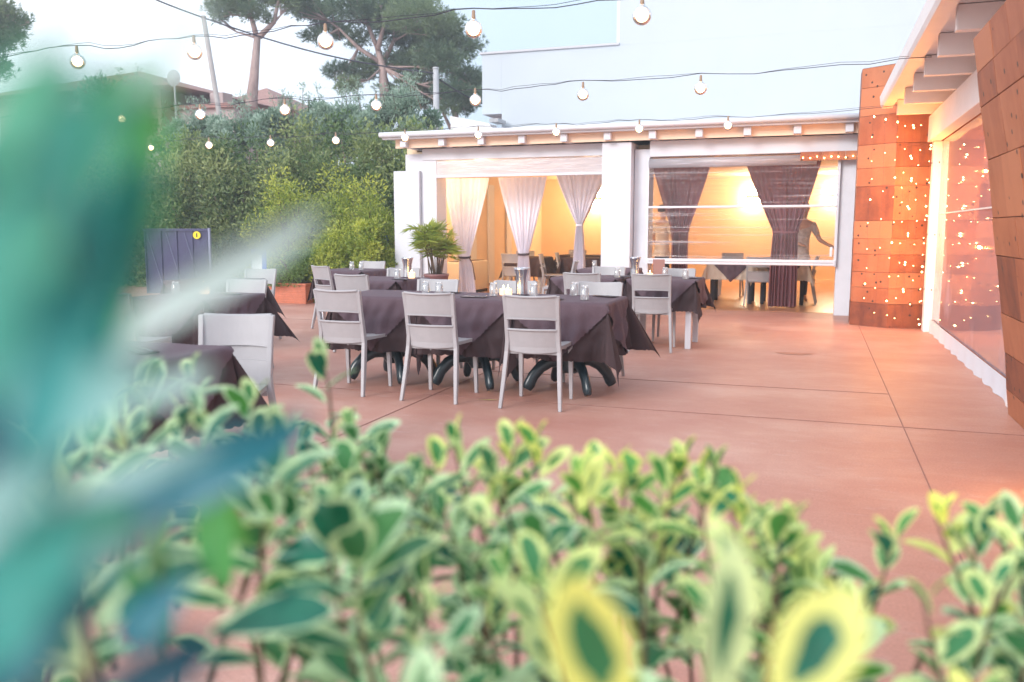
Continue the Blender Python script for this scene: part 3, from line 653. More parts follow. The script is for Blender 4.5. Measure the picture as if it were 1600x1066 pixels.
# ------------------------------------------------------------------ chairs
def make_chair():
    t = thing('dining_chair', 'x', 'chair')
    # seat
    s = MB(); nx, ny = 9, 8; top = []; bot = []
    for i in range(ny+1):
        y = .055+.40*i/ny; hw = .185+.03*(i/ny)
        top.append([(hw*(2*j/nx-1), y, .462-.010*math.cos((2*j/nx-1)*math.pi/2)-.006*math.sin(math.pi*i/ny)) for j in range(nx+1)])
        bot.append([(hw*(2*j/nx-1), y, .432) for j in range(nx+1)])
    s.grid(top); s.grid([r[::-1] for r in bot])
    s.grid([top[0][::-1], bot[0][::-1]]); s.grid([top[-1], bot[-1]])
    s.grid([[r[0] for r in top], [r[0] for r in bot]]); s.grid([[r[-1] for r in bot], [r[-1] for r in top]])
    s.build('seat', M['chair'], t)
    MB().box(-.19, .19, .425, .452, .395, .431).build('front_rail', M['chair'], t)
    MB().box(-.19, .19, .06, .085, .40, .431).build('rear_rail', M['chair'], t)
    # backrest: two curved panels joined at the uprights, as one piece
    b = MB()
    def yb(z): return .055-.075*max(0, (z-.45))/.395
    for (z0, z1) in ((.665, .835), (.425, .590)):
        nz, nu = 5, 14
        def pt(u, z, o):
            hw = .180+.012*(z-.4)/.4
            return (hw*u, yb(z)-.034*(1-u*u)+o, z+(.008*(u*u) if z > .83 else 0)-(.012*(1-u*u) if z < .43 else 0)+(.006*(1-abs(u)**3) if z == .665 else 0))
        fr_ = [[pt(2*k/nu-1, z0+(z1-z0)*i/nz, .009) for k in range(nu+1)] for i in range(nz+1)]
        bk = [[pt(2*k/nu-1, z0+(z1-z0)*i/nz, -.009) for k in range(nu+1)] for i in range(nz+1)]
        b.grid(fr_[::-1]); b.grid(bk); b.grid([fr_[0], bk[0]]); b.grid([bk[-1], fr_[-1]])
        # lip along the top of each panel
        b.tube([(p[0], p[1]-.006, p[2]-.002) for p in bk[-1]], .0085, 6)
        if z0 > .6: b.tube([(p[0], p[1]-.004, p[2]) for p in bk[0]], .006, 6)
    b.build('backrest', M['chair'], t, smooth=False)
    for sx in (-1, 1):
        prof = [(0, -.035, .228), (.22, .015, .212), (.42, .052, .200), (.50, .050, .193), (.70, .012, .195), (.842, -.018, .200)]
        r = MB(); vs = []; fs = []
        for z, y, x in prof:
            w_, d_ = (.013, .015) if z < .1 else (.016, .021) if z < .6 else (.015, .015)
            vs += [(sx*x-w_, y-d_, z), (sx*x+w_, y-d_, z), (sx*x+w_, y+d_, z), (sx*x-w_, y+d_, z)]
        for i in range(len(prof)-1):
            for k in range(4): fs.append((4*i+k, 4*i+(k+1) % 4, 4*i+4+(k+1) % 4, 4*i+4+k))
        fs += [(3,2,1,0), tuple(4*(len(prof)-1)+k for k in range(4))]
        r.add(vs, fs); r.build('leg', M['chair'], t, bevel=.005)
        f = MB(); prof = [(0, .455, .203), (.431, .438, .198)]; vs = []
        for z, y, x in prof:
            w_ = .013 if z == 0 else .019; vs += [(sx*x-w_, y-w_, z), (sx*x+w_, y-w_, z), (sx*x+w_, y+w_, z), (sx*x-w_, y+w_, z)]
        f.add(vs, [(3,2,1,0), (4,5,6,7)]+[(k, (k+1) % 4, 4+(k+1) % 4, 4+k) for k in range(4)]); f.build('leg', M['chair'], t, bevel=.004)
    return t
chair0 = make_chair(); used = [0]
def chair(x, y, rz, label, group, s=1):
    c = chair0 if not used[0] else copy_tree(chair0); used[0] = 1
    if 'large pale blue' in label:      # this one has a closed back
        MB().grid([[(.176*u, .042-.060*(z-.45)/.395-.034*(1-u*u), z) for u in np.linspace(-1, 1, 13)] for z in (.585, .625, .67)]).build('back_infill', M['chair'], c, smooth=True)
    c.location = (x, y, 0.001); c.rotation_euler = (0, 0, math.radians(rz)); tag(c, label, 'chair', group)
GA, GB, GC, GD = 'chairs round the three pedestal tables', 'chairs round the white legged tables', 'chairs at the tables on the left', 'chairs inside the dining pavilion'
chair(-3.56, 6.00, -2, 'grey slatted chair seen from behind, leftmost of the front row of three', GA)
chair(-2.75, 5.96, 0, 'grey slatted chair seen from behind, middle of the front row of three', GA)
chair(-1.93, 5.95, 3, 'grey slatted chair seen from behind, rightmost of the front row of three', GA)
chair(-3.37, 7.50, 180, 'grey chair facing the camera across the pedestal tables, in front of the palm pot', GA)
chair(-2.60, 7.52, 178, 'grey chair facing the camera across the pedestal tables, just right of the steel cooler', GA)
chair(-1.82, 7.58, 181, 'grey chair facing the camera across the right pedestal table', GA)
chair(-1.64, 9.22, 2, 'grey slatted chair seen from behind at the table with white legs', GB)
chair(-2.40, 9.20, -2, 'grey slatted chair seen from behind, just left of the far steel cooler', GB)
chair(-1.56, 10.55, 180, 'grey chair facing the camera beyond the white legged table, under the blind bar', GB)
chair(-2.46, 10.75, 180, 'grey chair facing the camera, behind the far steel cooler', GB)
chair(-3.40, 12.55, 100, 'pale chair turned sideways at the foot of the narrow white curtain', GB)
chair(-4.62, 8.08, -6, 'grey slatted chair seen from behind, between the front left chair and the middle left table', GC)
chair(-6.08, 9.85, -28, 'grey slatted chair turned askew beside the terracotta planter', GC)
chair(-4.75, 9.55, 186, 'pale chair facing the camera, left of the palm pot', GC)
chair(-6.2, 11.45, 178, 'pale chair farthest off below the lime bushes', GC)
chair(-3.04, 4.02, 197, 'large pale blue chair close to the camera at the near left table', GC)
chair(-5.07, 6.88, 184, 'pale chair facing the camera behind the burning candle', GC)
chair(-6.28, 8.80, 183, 'pale chair facing the camera beside the blue board', GC)
chair(-7.05, 7.05, -20, 'grey chair below the blue metal gate, half hidden by leaves', GC)
chair(-5.02, 5.12, 6, 'grey slatted chair seen from behind at the left, half veiled by blurred leaves', GC)
chair(-5.55, 15.85, -4, 'warm lit chair inside seen between the two left white curtains', GD)
chair(-4.95, 15.9, -80, 'nearest of three warm lit chairs in a row seen side on inside', GD)
chair(-4.92, 16.9, -80, 'middle of three warm lit chairs in a row seen side on inside', GD)
chair(-4.88, 17.9, -80, 'farthest of three warm lit chairs in a row seen side on inside', GD)
chair(-6.05, 18.2, 180, 'warm lit chair facing out at the back, left of the middle curtain tie', GD)
chair(-5.15, 19.3, 180, 'warm lit chair facing out at the back, left of the narrow curtain', GD)
chair(-4.15, 19.3, 180, 'warm lit chair facing out at the back, right of the narrow curtain', GD)
chair(-.90, 15.45, 0, 'grey chair inside seen from behind, left of the floor length brown curtain', GD)
chair(.02, 16.25, 88, 'chair inside seen side on at the far right end of the room', GD)
chair(-1.55, 17.8, 180, 'chair inside facing out under the beige cloth, between the brown curtains', GD)

# ------------------------------------------------------------------ tables and cloths
def make_pedestal(loc, label):
    t = thing('pedestal_table', label, 'table', loc, 0, 'pedestal tables under brown cloths')
    MB().box(-.37, .37, -.35, .35, .725, .75).build('tabletop', M['tabletop'], t, bevel=.004)
    c = MB(); c.lathe([(.06, .15), (.088, .19), (.090, .32), (.07, .40), (.062, .60), (.08, .70), (.12, .724)], (0, 0, 0), 12)
    c.build('column', M['iron'], t, smooth=True)
    for k in range(4):
        a = math.radians(45+90*k-8); d = (math.cos(a), math.sin(a))
        pr = [(.03, .245, .070), (.10, .262, .062), (.18, .250, .054), (.26, .205, .050), (.325, .135, .048), (.36, .064, .050), (.378, .030, .040)]
        MB().tube([(d[0]*r, d[1]*r, z) for r, z, _ in pr], [q for *_, q in pr], 10, sx=.72).build('leg', M['iron'], t, smooth=True)
    return t
def drape(name, label, loc, a, b, s, rot, zt, m, seed, phi=(.55, .55, .55, .55), group=None, n=76, kids=None, parent=None, scal=.012):
    """square cloth (half side s, turned by rot) over a table of half sizes a, b"""
    rd = random.Random(seed); w1, w2 = rd.random()*6, rd.random()*6; ofs = .016 if rot else .006
    R = math.radians(rot); cR, sR = math.cos(R), math.sin(R)
    V_ = []
    for i in range(n+1):
        for k in range(n+1):
            u, v = 2*i/n-1, 2*k/n-1
            e = max(abs(u), abs(v)); sc = 1
            if e > .999: sc = 1+scal*abs(math.sin((u if abs(v) > .999 else v)*s*math.pi/.045))/s*.9
            fx, fy = (u*cR-v*sR)*s*sc, (u*sR+v*cR)*s*sc
            dx, dy = abs(fx)-a, abs(fy)-b; sx, sy = (1 if fx > 0 else -1), (1 if fy > 0 else -1)
            if dx <= 0 and dy <= 0: p = (fx, fy, .0012*math.sin(fx*22+w1)*math.sin(fy*19+w2))
            elif dy <= 0 or dx <= 0:
                al = fy if dy <= 0 else fx; d = dx if dy <= 0 else dy
                bul = d*(.08+.07*math.sin(al*13+w1)+.07*math.sin(al*27+w2))+ofs
                z = -d*.985 if d > .01 else -d*.5
                bul += .010*min(1, d*8)*math.sin(al*52+w1+2.5*math.sin(d*9+w2)) + .006*math.sin(d*38+al*11+w2)*min(1, d*6)
                p = (sx*(a+bul), fy, z) if dy <= 0 else (fx, sy*(b+bul), z)
            else:
                Lh = math.hypot(dx, dy); th = math.atan2(dy, dx)
                ph = phi[(0 if sx > 0 else 1)+(0 if sy > 0 else 2)]
                g = math.sin(2*th); out = ph*g
                lat = (.30+.1*math.sin(w2))*math.sin(4*th)+.16*math.sin(8*th+w1*.2*math.sin(2*th))
                r = Lh*math.sin(min(1.2, out)); zz = -Lh*math.cos(min(1.2, out))
                la = Lh*lat*.55
                bl = (.10+.03*math.sin(w1))*Lh
                ex, ey = sx*(a+.006+(r*.707+bl*abs(math.cos(th))) - la*.707), sy*(b+.006+(r*.707+bl*abs(math.sin(th))) + la*.707)
                p = (ex, ey, zz*.985)
            V_.append(p)
    mb = MB(); mb.add(V_, [(i*(n+1)+k, (i+1)*(n+1)+k, (i+1)*(n+1)+k+1, i*(n+1)+k+1) for i in range(n) for k in range(n)])
    o = mb.build(name, m, parent, smooth=True, loc=(loc[0], loc[1], zt) if parent is None else (0, 0, .004))
    if parent is None: tag(o, label, 'tablecloth', group)
    return o
GCL = 'brown tablecloths'
def cloths(x, y, a, b, seed, where, rz=0, ov=.56, phi=(.5, .5, .5, .5), s=.78):
    o = drape('tablecloth', 'brown scalloped tablecloth '+where, (x, y), a, b, s, 0, .754, M['cloth'], seed, phi, GCL, n=84)
    o.rotation_euler.z = math.radians(rz)
    o2 = drape('top_cloth', 'diagonal brown top cloth '+where, (x, y), a+.012, b+.012, ov, 45, .762, M['overlay'], seed, (.3,)*4, 'diagonal brown top cloths', n=56)
    o2.rotation_euler.z = math.radians(rz)
T = [(-3.48, 6.78, 'left table of the three pedestal tables'), (-2.67, 6.76, 'middle table of the three pedestal tables'), (-1.86, 6.78, 'right table of the three pedestal tables')]
for i, (x, y, wh) in enumerate(T):
    if i == 0: p0 = make_pedestal((x, y, 0), 'table on a black cast iron pedestal with four arched feet, '+wh.split(' of')[0]+' of three')
    else:
        p = copy_tree(p0); p.location = (x, y, 0); p['label'] = 'table on a black cast iron pedestal with four arched feet, '+wh.split(' of')[0]+' of three'
    ph = [(.10, .25, .10, .25), (.10, .10, .10, .10), (.50, .10, .22, .10)][i]
    cloths(x, y, .37, .35, i+1, 'on the '+wh, 0, ov=.58, phi=ph, s=.80)
def square_table(loc, label, group, m=None, w=.38, rz=0):
    t = thing('square_table', label, 'table', loc, math.radians(rz), group)
    MB().box(-w, w, -w, w, .72, .75).build('tabletop', m or M['white'], t, bevel=.004)
    for sx in (-1, 1):
        for sy in (-1, 1):
            MB().box(sx*(w-.05)-.032, sx*(w-.05)+.032, sy*(w-.05)-.032, sy*(w-.05)+.032, 0, .719).build('leg', m or M['white'], t, bevel=.004)
    return t
GW = 'square tables with straight legs'
sq = [(-1.60, 9.93, 0, 'with the white legs showing', 'at the right end of the second row', (.42, .2, .2, .2)), (-2.50, 9.97, 0, 'beside the white legged one', 'under the far steel cooler', (.3, .5, .3, .2)),
      (-2.75, 12.1, 0, 'before the central pillar', 'in front of the central pillar', (.4, .4, .4, .4)), (-4.62, 8.80, -4, 'behind the front left chairs', 'carrying the round candle glass, left middle', (.35, .2, .2, .2)),
      (-6.05, 10.62, -4, 'near the terracotta planter', 'farthest left below the lime bushes', (.35, .2, .2, .2)), (-4.94, 6.05, -2, 'with the burning candle', 'under the burning candle at the left', (.5, .2, .2, .2)),
      (-6.3, 8.0, 0, 'near the blue board', 'partly hidden behind the candle table', (.4, .3, .3, .3)), (-3.01, 3.05, 0, 'nearest the camera', 'nearest the camera above the hedge', (.45, .2, .3, .2))]
for i, (x, y, rz, la, wc, ph) in enumerate(sq):
    square_table((x, y, 0), 'square table under a brown cloth, '+la, GW, rz=rz, w=.36)
    cloths(x, y, .37, .37, 20+i, wc, rz, phi=ph, s=.74 if i != 0 else .70, ov=.54)
# inside
for i, (x, y, l1, nx) in enumerate([(-5.55, 17.0, 'seen between the two left white curtains', 1), (-4.35, 16.9, 'beside the row of side on chairs', 1), (-4.6, 18.6, 'far back beyond the narrow curtain', 2)]):
    square_table((x, y, 0), 'table inside under a brown cloth, '+l1, GW, w=.36)
    drape('tablecloth', 'brown cloth to the knee inside, '+l1, (x, y), .37*nx, .37, .76 if nx == 1 else .95, 0, .754, M['cloth'], 40+i, (.3,)*4, GCL, n=60)
for i, (x, y, l1) in enumerate([(-1.38, 16.1, 'left of the floor length brown curtain'), (-.52, 16.15, 'behind the floor length brown curtain')]):
    square_table((x, y, 0), 'table inside under a beige cloth, '+l1, GW, m=M['dark'], w=.38)
    drape('tablecloth', 'beige cloth with hanging corners inside, '+l1, (x, y), .40, .40, .72, 0, .754, M['beigecloth'], 45+i, (.35,)*4, 'beige tablecloths', n=60)
    drape('top_cloth', 'brown pointed top cloth over the beige cloth, '+l1, (x, y), .412, .412, .55, 45, .762, M['overlay'], 45+i, (.3,)*4, 'brown cloths over beige', n=40)

# things on the tables
ZT = .766
def tumbler(x, y, label, z=ZT):
    t = thing('tumbler', label, 'glass', (x, y, z), 0, 'upturned tumblers')
    MB().lathe([(.034, 0), (.036, .004), (.031, .092), (.026, .096)], (0, 0, 0), 16).build('glass_wall', M['glass'], t, smooth=True)
    MB().lathe([(.001, .097), (.028, .099), (.030, .104), (.028, .112)], (0, 0, 0), 16, caps=False).build('glass_base', M['glass'], t, smooth=True)
def cooler(x, y, label):
    t = thing('wine_cooler', label, 'wine cooler', (x, y, ZT), 0, 'steel wine coolers')
    MB().lathe([(.052, 0), (.052, .01), (.048, .08), (.050, .15), (.066, .215), (.070, .225), (.064, .222), (.046, .15), (.044, .02)], (0, 0, 0), 28).build('vessel', M['steel'], t, smooth=True)
    MB().lathe([(.069, .222), (.072, .226), (.069, .230), (.065, .226), (.069, .222)], (0, 0, 0), 28, caps=False).build('rim', M['steel'], t, smooth=True)
def candle(x, y, label, h=.075, r=.034):
    t = thing('candle', label, 'candle', (x, y, ZT), 0, 'lit table candles')
    MB().lathe([(r, .004), (r, h), (r*.8, h+.002), (.004, h-.004)], (0, 0, 0), 16).build('wax', M['candle'], t, smooth=True)
    MB().lathe([(r+.006, 0), (r+.007, h*.9)], (0, 0, 0), 18, caps=False).build('glass_cup', M['glass'], t, smooth=True)
    MB().lathe([(.001, h), (.006, h+.010), (.004, h+.022), (.0005, h+.034)], (0, 0, 0), 8, caps=False).build('flame', M['flame'], t, smooth=True)
def cutlery(x, y, rz, label):
    t = thing('cutlery_set', label, 'cutlery', (x, y, ZT+.001), math.radians(rz), 'cutlery sets on napkins')
    MB().box(-.045, .045, -.11, .11, 0, .004).build('napkin', M['cloth'], t)
    f = MB(); f.box(-.027, -.021, -.10, .04, .0045, .008); f.box(-.034, -.014, .04, .06, .0045, .008)
    for q in range(4): f.box(-.034+.0055*q, -.031+.0055*q, .06, .10, .0045, .008)
    f.build('fork', M['cutlery'], t)
    MB().box(.014, .022, -.10, .0, .0045, .009).box(.012, .026, .0, .10, .0045, .007).build('knife', M['cutlery'], t, bevel=.001)
for x, y, l in [(-3.13, 6.72, 'left of the pair between the front left and middle chairs'), (-2.98, 6.66, 'right of the pair between the front left and middle chairs'), (-2.52, 6.74, 'beside the twin candles on the middle pedestal table'),
                (-2.16, 6.72, 'left of the right front chair'), (-1.90, 7.02, 'above the back of the right front chair'), (-1.70, 6.60, 'right of the right front chair'),
                (-2.14, 9.80, 'left of the far steel cooler'), (-1.35, 9.72, 'right of the chair at the white legged table'), (-1.64, 10.1, 'beside the menu on the second row'),
                (-4.36, 8.62, 'left of the middle left steel cooler'), (-6.0, 10.5, 'on the table under the lime bushes'), (-5.80, 10.4, 'right one on the table under the lime bushes'), (-5.12, 5.98, 'on the candle table, left of the candle'),
                (-2.95, 12.0, 'on the table before the central pillar')]:
    tumbler(x, y, 'clear upturned tumbler '+l)
cooler(-2.33, 6.92, 'flared brushed steel wine cooler on the middle pedestal table')
cooler(-1.98, 10.02, 'flared brushed steel wine cooler in front of the central pillar')
cooler(-4.42, 9.00, 'flared brushed steel wine cooler on the middle left table')
candle(-2.46, 6.82, 'lit candle in a glass, left of the twin candles by the steel cooler', .055, .030)
candle(-2.39, 6.74, 'lit candle in a glass, right of the twin candles by the steel cooler', .060, .030)
candle(-4.29, 8.84, 'lit candle in a round glass right of the middle left steel cooler', .07)
candle(-4.94, 6.12, 'fat lit pillar candle on the left table', .085, .040)
candle(-1.78, 9.9, 'lit candle beside the far steel cooler', .05)
for x, y, rz, l in [(-3.02, 6.95, 80, 'behind the tumbler pair of the pedestal tables'), (-2.62, 6.56, 85, 'in front of the twin candles'), (-2.24, 6.66, 70, 'right of the near steel cooler'), (-1.98, 6.56, 85, 'at the right pedestal table, close to its chair'), (-1.62, 6.98, 60, 'at the far corner of the right pedestal table'),
                    (-4.70, 6.16, 70, 'right of the pillar candle'), (-2.90, 3.14, 60, 'on the table nearest the camera'), (-4.3, 8.6, 75, 'on the middle left table'), (-2.1, 9.95, 75, 'left of the far steel cooler'), (-1.3, 9.9, 80, 'at the white legged table')]:
    cutlery(x, y, rz, 'dark napkin with fork and knife '+l)
mn = thing('menu_card', 'folded reddish menu card standing left of the blind bar', 'menu', (-1.74, 10.22, ZT), .4)
MB().add([(-.07, 0, 0), (.07, 0, 0), (.07, -.02, .2), (-.07, -.02, .2), (-.07, -.055, 0), (.07, -.055, 0)], [(0,1,2,3), (4,5,2,3)]).build('card', M['menu'], mn)
nf = MB(); nf.add([(-.10, -.02, .003), (0, -.008, .006), (.10, .02, .003), (0, .012, .004)], [(0,1,2), (0,2,3)])
tag(nf.build('fallen_leaf', mat('lime_leaf', (.45, .55, .08), .6), loc=(-2.34, 6.15, .003)), 'small fallen lime green leaf on the floor near the front chairs', 'leaf')

# ------------------------------------------------------------------ potted palm, planter, board, gate
pl = thing('potted_palm', 'lady palm with clustered canes in a brown pot before the left pillar', 'potted plant', (-6.02, 13.35, 0))
MB().lathe([(.15, 0), (.16, .02), (.205, .53), (.215, .535), (.215, .57), (.20, .57), (.19, .5)], (0, 0, 0), 24).build('pot', M['pot'], pl, smooth=True)
MB().lathe([(.001, .50), (.195, .505)], (0, 0, 0), 24, caps=False).build('soil', M['soil'], pl)
cane = MB(); Pc, Dc, Ln_, Wd_, Tn = [], [], [], [], []
for k in range(16):
    a = rng.uniform(0, 6.28); r0 = rng.uniform(.02, .13); h = rng.uniform(.55, .98); lean = rng.uniform(.04, .24)
    base = Vector((r0*math.cos(a), r0*math.sin(a), .5)); tipv = base+Vector((lean*math.cos(a), lean*math.sin(a), h-.1))
    cane.tube([base, base.lerp(tipv, .5)+Vector((.01, 0, 0)), tipv], [.011, .009, .006], 6)
    for fq in range(8):
        o = base.lerp(tipv, rng.uniform(.75, 1.0)); az = rng.uniform(0, 6.28); el = rng.uniform(-.25, 1.25)
        pd = Vector((math.cos(az)*math.cos(el), math.sin(az)*math.cos(el), math.sin(el))); fan = o+pd*rng.uniform(.06, .16)
        cane.tube([o, fan], .003, 4)
        side = pd.cross(Vector((0, 0, 1))).normalized(); upv = side.cross(pd)
        tn = rng.uniform(.1, 1)
        for lf in np.linspace(-1.3, 1.3, 9):
            d = pd*math.cos(lf)+side*math.sin(lf)+upv*rng.uniform(-.25, .1)+Vector((0, 0, -.12))
            Pc.append(fan); Dc.append(d); Ln_.append(rng.uniform(.17, .28)); Wd_.append(.024); Tn.append(tn)
cane.build('canes', M['twig'], pl, smooth=True)
leaf_cloud('fronds', np.array(Pc), np.array(Dc), Ln_, Wd_, M['palm'], pl, np.array(Tn))

def shrub(name, label, cat, loc, rad, n, leafL, m, stemm, group=None, seed=0, up=.35, trunks=3, clumps=26, tintr=(0, 1), shape=1.0, base_h=0):
    r = np.random.default_rng(seed); t = thing(name, label, cat, loc, 0, group)
    rx, ry, rz_ = rad
    c = r.normal(size=(clumps, 3)); c = unit(c)*(r.uniform(.45, .95, (clumps, 1)))
    c[:, 2] = np.abs(c[:, 2])*1.0 if base_h == 0 else c[:, 2]
    C_ = c*np.array([rx, ry, rz_]); C_[:, 2] += base_h + (0 if base_h else 0)
    which = r.integers(0, clumps, n); size = r.uniform(.28, .55, clumps)*min(rx, rz_)*shape
    off = unit(r.normal(size=(n, 3)))*(r.uniform(0, 1, (n, 1))**.45)
    P_ = C_[which]+off*size[which][:, None]*np.array([1, .8, 1.05])
    P_[:, 2] = np.maximum(P_[:, 2], .03)
    D_ = off+r.normal(size=(n, 3))*.7+np.array([0, 0, up])
    # twiggy sprays that break the outline
    tn = np.clip(r.normal(.42, .28, clumps)[which]+r.normal(0, .2, n), tintr[0], tintr[1])
    leaf_cloud('crown' if cat == 'tree' else 'foliage', P_, D_, r.uniform(.6, 1.3, n)*leafL, r.uniform(.35, .5, n)*leafL, m, t, tn, r)
    s = MB()
    for k in range(trunks):
        a = r.uniform(0, 6.28); b0 = Vector((.1*rx*math.cos(a), .1*ry*math.sin(a), 0))
        for q in range(max(2, clumps//trunks)):
            e = Vector(C_[r.integers(0, clumps)]); mid = b0.lerp(e, .5)+Vector((0, 0, .1*rz_))
            s.tube([b0, mid, e], [.012+.018*rz_, .008+.01*rz_, .004], 5)
    s.build('trunk' if cat == 'tree' else 'stems', stemm, t, smooth=True)
    return t
# terracotta planter with clipped bush
pt = thing('terracotta_planter', 'long ribbed terracotta planter box in front of the bushes', 'planter', (-8.88, 13.42, 0))
q = MB(); q.box(-.38, .38, -.2, .2, 0, .33)
for k in range(7): q.box(-.385, .385, -.205, .205, .03+.042*k, .05+.042*k)
q.box(-.40, .40, -.22, .22, .325, .36); q.build('trough', M['terra'], pt, bevel=.004)
MB().box(-.36, .36, -.18, .18, .361, .363).build('soil', M['soil'], pt)
t_ = shrub('planter_bush', 'dense small leaved bush growing in the long terracotta planter', 'bush', (-8.9, 13.45, .3), (.50, .34, .95), 7000, .045, M['box'], M['twig'], seed=11, clumps=22, shape=1.0)
# lime bushes
GL = 'yellow green bushes'
for i, (x, y, rx, rz_, l) in enumerate([(-9.7, 14.6, .95, 2.3, 'left end of the lime bushes, over the planter'), (-8.7, 14.9, .9, 2.5, 'second of the lime bushes behind the planter'), (-8.05, 14.4, .8, 2.35, 'middle lime bush behind the far left table'), (-7.6, 13.9, .45, 1.6, 'low lime bush against the left white pillar'), (-8.35, 13.9, .6, 1.3, 'front low lime bush between planter and pillar')]):
    shrub('lime_bush', 'yellow green leafy bush, '+l, 'bush', (x, y, 0), (rx, .55, rz_), 13000, .070, M['lime'], M['twig'], GL, seed=20+i, clumps=44, shape=1.0)
# tall evergreens and olives behind
GH = 'tall evergreen trees behind the terrace'
for i, (x, y, rx, rz_, m, l) in enumerate([(-16.2, 16.8, 1.6, 3.5, 'hedge', 'evergreen at the far left behind the blurred leaves'), (-14.3, 17.0, 1.5, 3.55, 'hedge', 'tall evergreen above the blue gate'), (-12.7, 17.0, 1.4, 3.6, 'hedge', 'tall evergreen right of the gate'),
                                          (-11.2, 17.2, 1.4, 3.75, 'hedge', 'dark evergreen behind the left lime bush'), (-9.8, 17.4, 1.3, 3.8, 'hedge', 'dark evergreen behind the middle lime bushes'), (-8.5, 17.6, 1.2, 3.6, 'hedge', 'dark evergreen beside the pavilion corner')]):
    shrub('evergreen_tree', l, 'tree', (x, y, 0), (rx, 1.1, rz_), 30000, .12, M[m], M['bark'], GH, seed=40+i, clumps=80, shape=.95, trunks=4)
GO = 'silvery olive trees'
for i, (x, y, rx, rz_, bz, l) in enumerate([(-13.4, 18.8, 1.3, .9, 3.4, 'silvery olive crown below the red hipped roof'), (-11.5, 19.2, 1.1, .9, 3.7, 'silvery olive crown under the tall pine trunk'), (-9.9, 19.6, 1.1, .9, 3.7, 'silvery olive crown left of the concrete pole'), (-18.2, 19.2, 1.3, 1.4, 4.0, 'feathery olive rising at the far left'), (-15.4, 19.0, 1.1, .7, 3.5, 'silvery olive crown under the leaning pole')]):
    t = shrub('olive_tree', l, 'tree', (x, y, 0), (rx, .9, rz_), 14000, .11, M['olive'], M['bark'], GO, seed=60+i, clumps=44, shape=.62, base_h=bz, trunks=3)
    rr = np.random.default_rng(90+i); Pp, Dd, Ll, Ww, Tt = [], [], [], [], []; sm = MB()
    for k in range(12):       # upright sprays on the skyline
        a = rr.uniform(-rx*.9, rx*.9); b0 = Vector((a, rr.uniform(-.4, .4), bz+rz_*.5)); h = rr.uniform(.3, .95)
        tp = b0+Vector((rr.uniform(-.3, .3), 0, h)); sm.tube([b0, tp], [.012, .003], 4)
        for q in range(60):
            f = rr.uniform(.15, 1); o = b0.lerp(tp, f); d = Vector((rr.normal(), rr.normal(), rr.uniform(.2, 1.6)))
            o = o + Vector((rr.normal()*.10*(1.1-f), rr.normal()*.1, 0))
            Pp.append(o); Dd.append(d); Ll.append(.10); Ww.append(.026); Tt.append(rr.uniform(.3, 1))
    leaf_cloud('skyline_sprays', np.array(Pp), np.array(Dd), Ll, Ww, M['olive'], t, np.array(Tt), rr)
    tag(sm.build('spray_twigs', M['twig'], t), kind='stuff')

# ------------------------------------------------------------------ stone pines
def pine(label, base, trunk, limbs, puffs, seed, r0=.28, dens=620):
    r = np.random.default_rng(seed); t = thing('pine_tree', label, 'tree', base, 0, 'tall pines'); B = Vector(base)
    s = MB(); pts = [Vector(p)-B for p in trunk]
    s.tube(pts, [r0*(1-.55*i/(len(pts)-1)) for i in range(len(pts))], 10)
    Pp, Dd, Tt = [], [], []
    for lb_ in limbs: s.tube([Vector(p)-B for p in lb_], [r0*.42, r0*.30, r0*.16][:len(lb_)], 7)
    nodes = [Vector(p)-B for lb_ in limbs for p in lb_[1:]]+pts[-2:]
    for (c, R_) in puffs:
        c = Vector(c)-B; nn = min(nodes, key=lambda q: (q-c).length+(.8 if q.z > c.z else 0))
        mid = nn.lerp(c, .55)+Vector((r.normal()*.15, r.normal()*.1, -.15))
        s.tube([nn, mid, c], [r0*.20, r0*.12, .02], 5)
        for q in range(4):
            e = c+Vector(tuple(unit(r.normal(size=3))*R_*.7)); s.tube([mid, e], [.03, .01], 4)
        ntf = int(dens*R_**2)
        o = unit(r.normal(size=(ntf, 3)))*(r.uniform(0, 1, (ntf, 1))**.4)*R_*np.array([1.15, 1.0, .62])
        cl = r.normal(size=(9, 3))*.5*R_*np.array([1, 1, .5]); o = o*.75+cl[r.integers(0, 9, ntf)]*.6
        tb = np.clip(r.normal(.35, .18)+r.normal(0, .15, ntf), 0, 1)
        for rep in range(5):
            Pp.append(o+np.array(c)); Dd.append(unit(o)+r.normal(size=(ntf, 3))*.75+np.array([0, 0, .45])); Tt.append(tb)
    s.build('trunk', M['bark'], t, smooth=True)
    Pp = np.concatenate(Pp); Dd = np.concatenate(Dd); Tt = np.concatenate(Tt)
    leaf_cloud('crown', Pp, Dd, np.full(len(Pp), .22), np.full(len(Pp), .034), M['pine'], t, Tt, r)
    return t
def sp3(l, k): return [spot(x, y, k) for x, y in l]
K1 = 34.
b = spot(393, 175, K1); b.z = 0
pine('bare trunked pine forking in two against the sky behind the leaning pole', tuple(b), [tuple(b)]+[tuple(p) for p in sp3([(393, 160), (397, 120), (402, 60)], K1)],
     [[tuple(p) for p in sp3([(402, 62), (392, 25), (388, -20)], K1)], [tuple(p) for p in sp3([(405, 58), (428, 35), (438, -10)], K1)]],
     [((*spot(x, y, K1+dk),), R_) for x, y, R_, dk in [(350, 12, .75, 0), (342, 28, .35, .3), (372, 5, .6, .5), (395, 18, .5, -.4), (388, -18, .9, 0), (420, -12, .8, .6), (412, 28, .32, 0), (438, 5, .5, 0), (455, -12, .7, .4), (350, -25, .9, 0), (428, -40, 1.1, 0)]], 5, r0=.30)
K2 = 35.
b = spot(604, 210, K2); b.z = 0
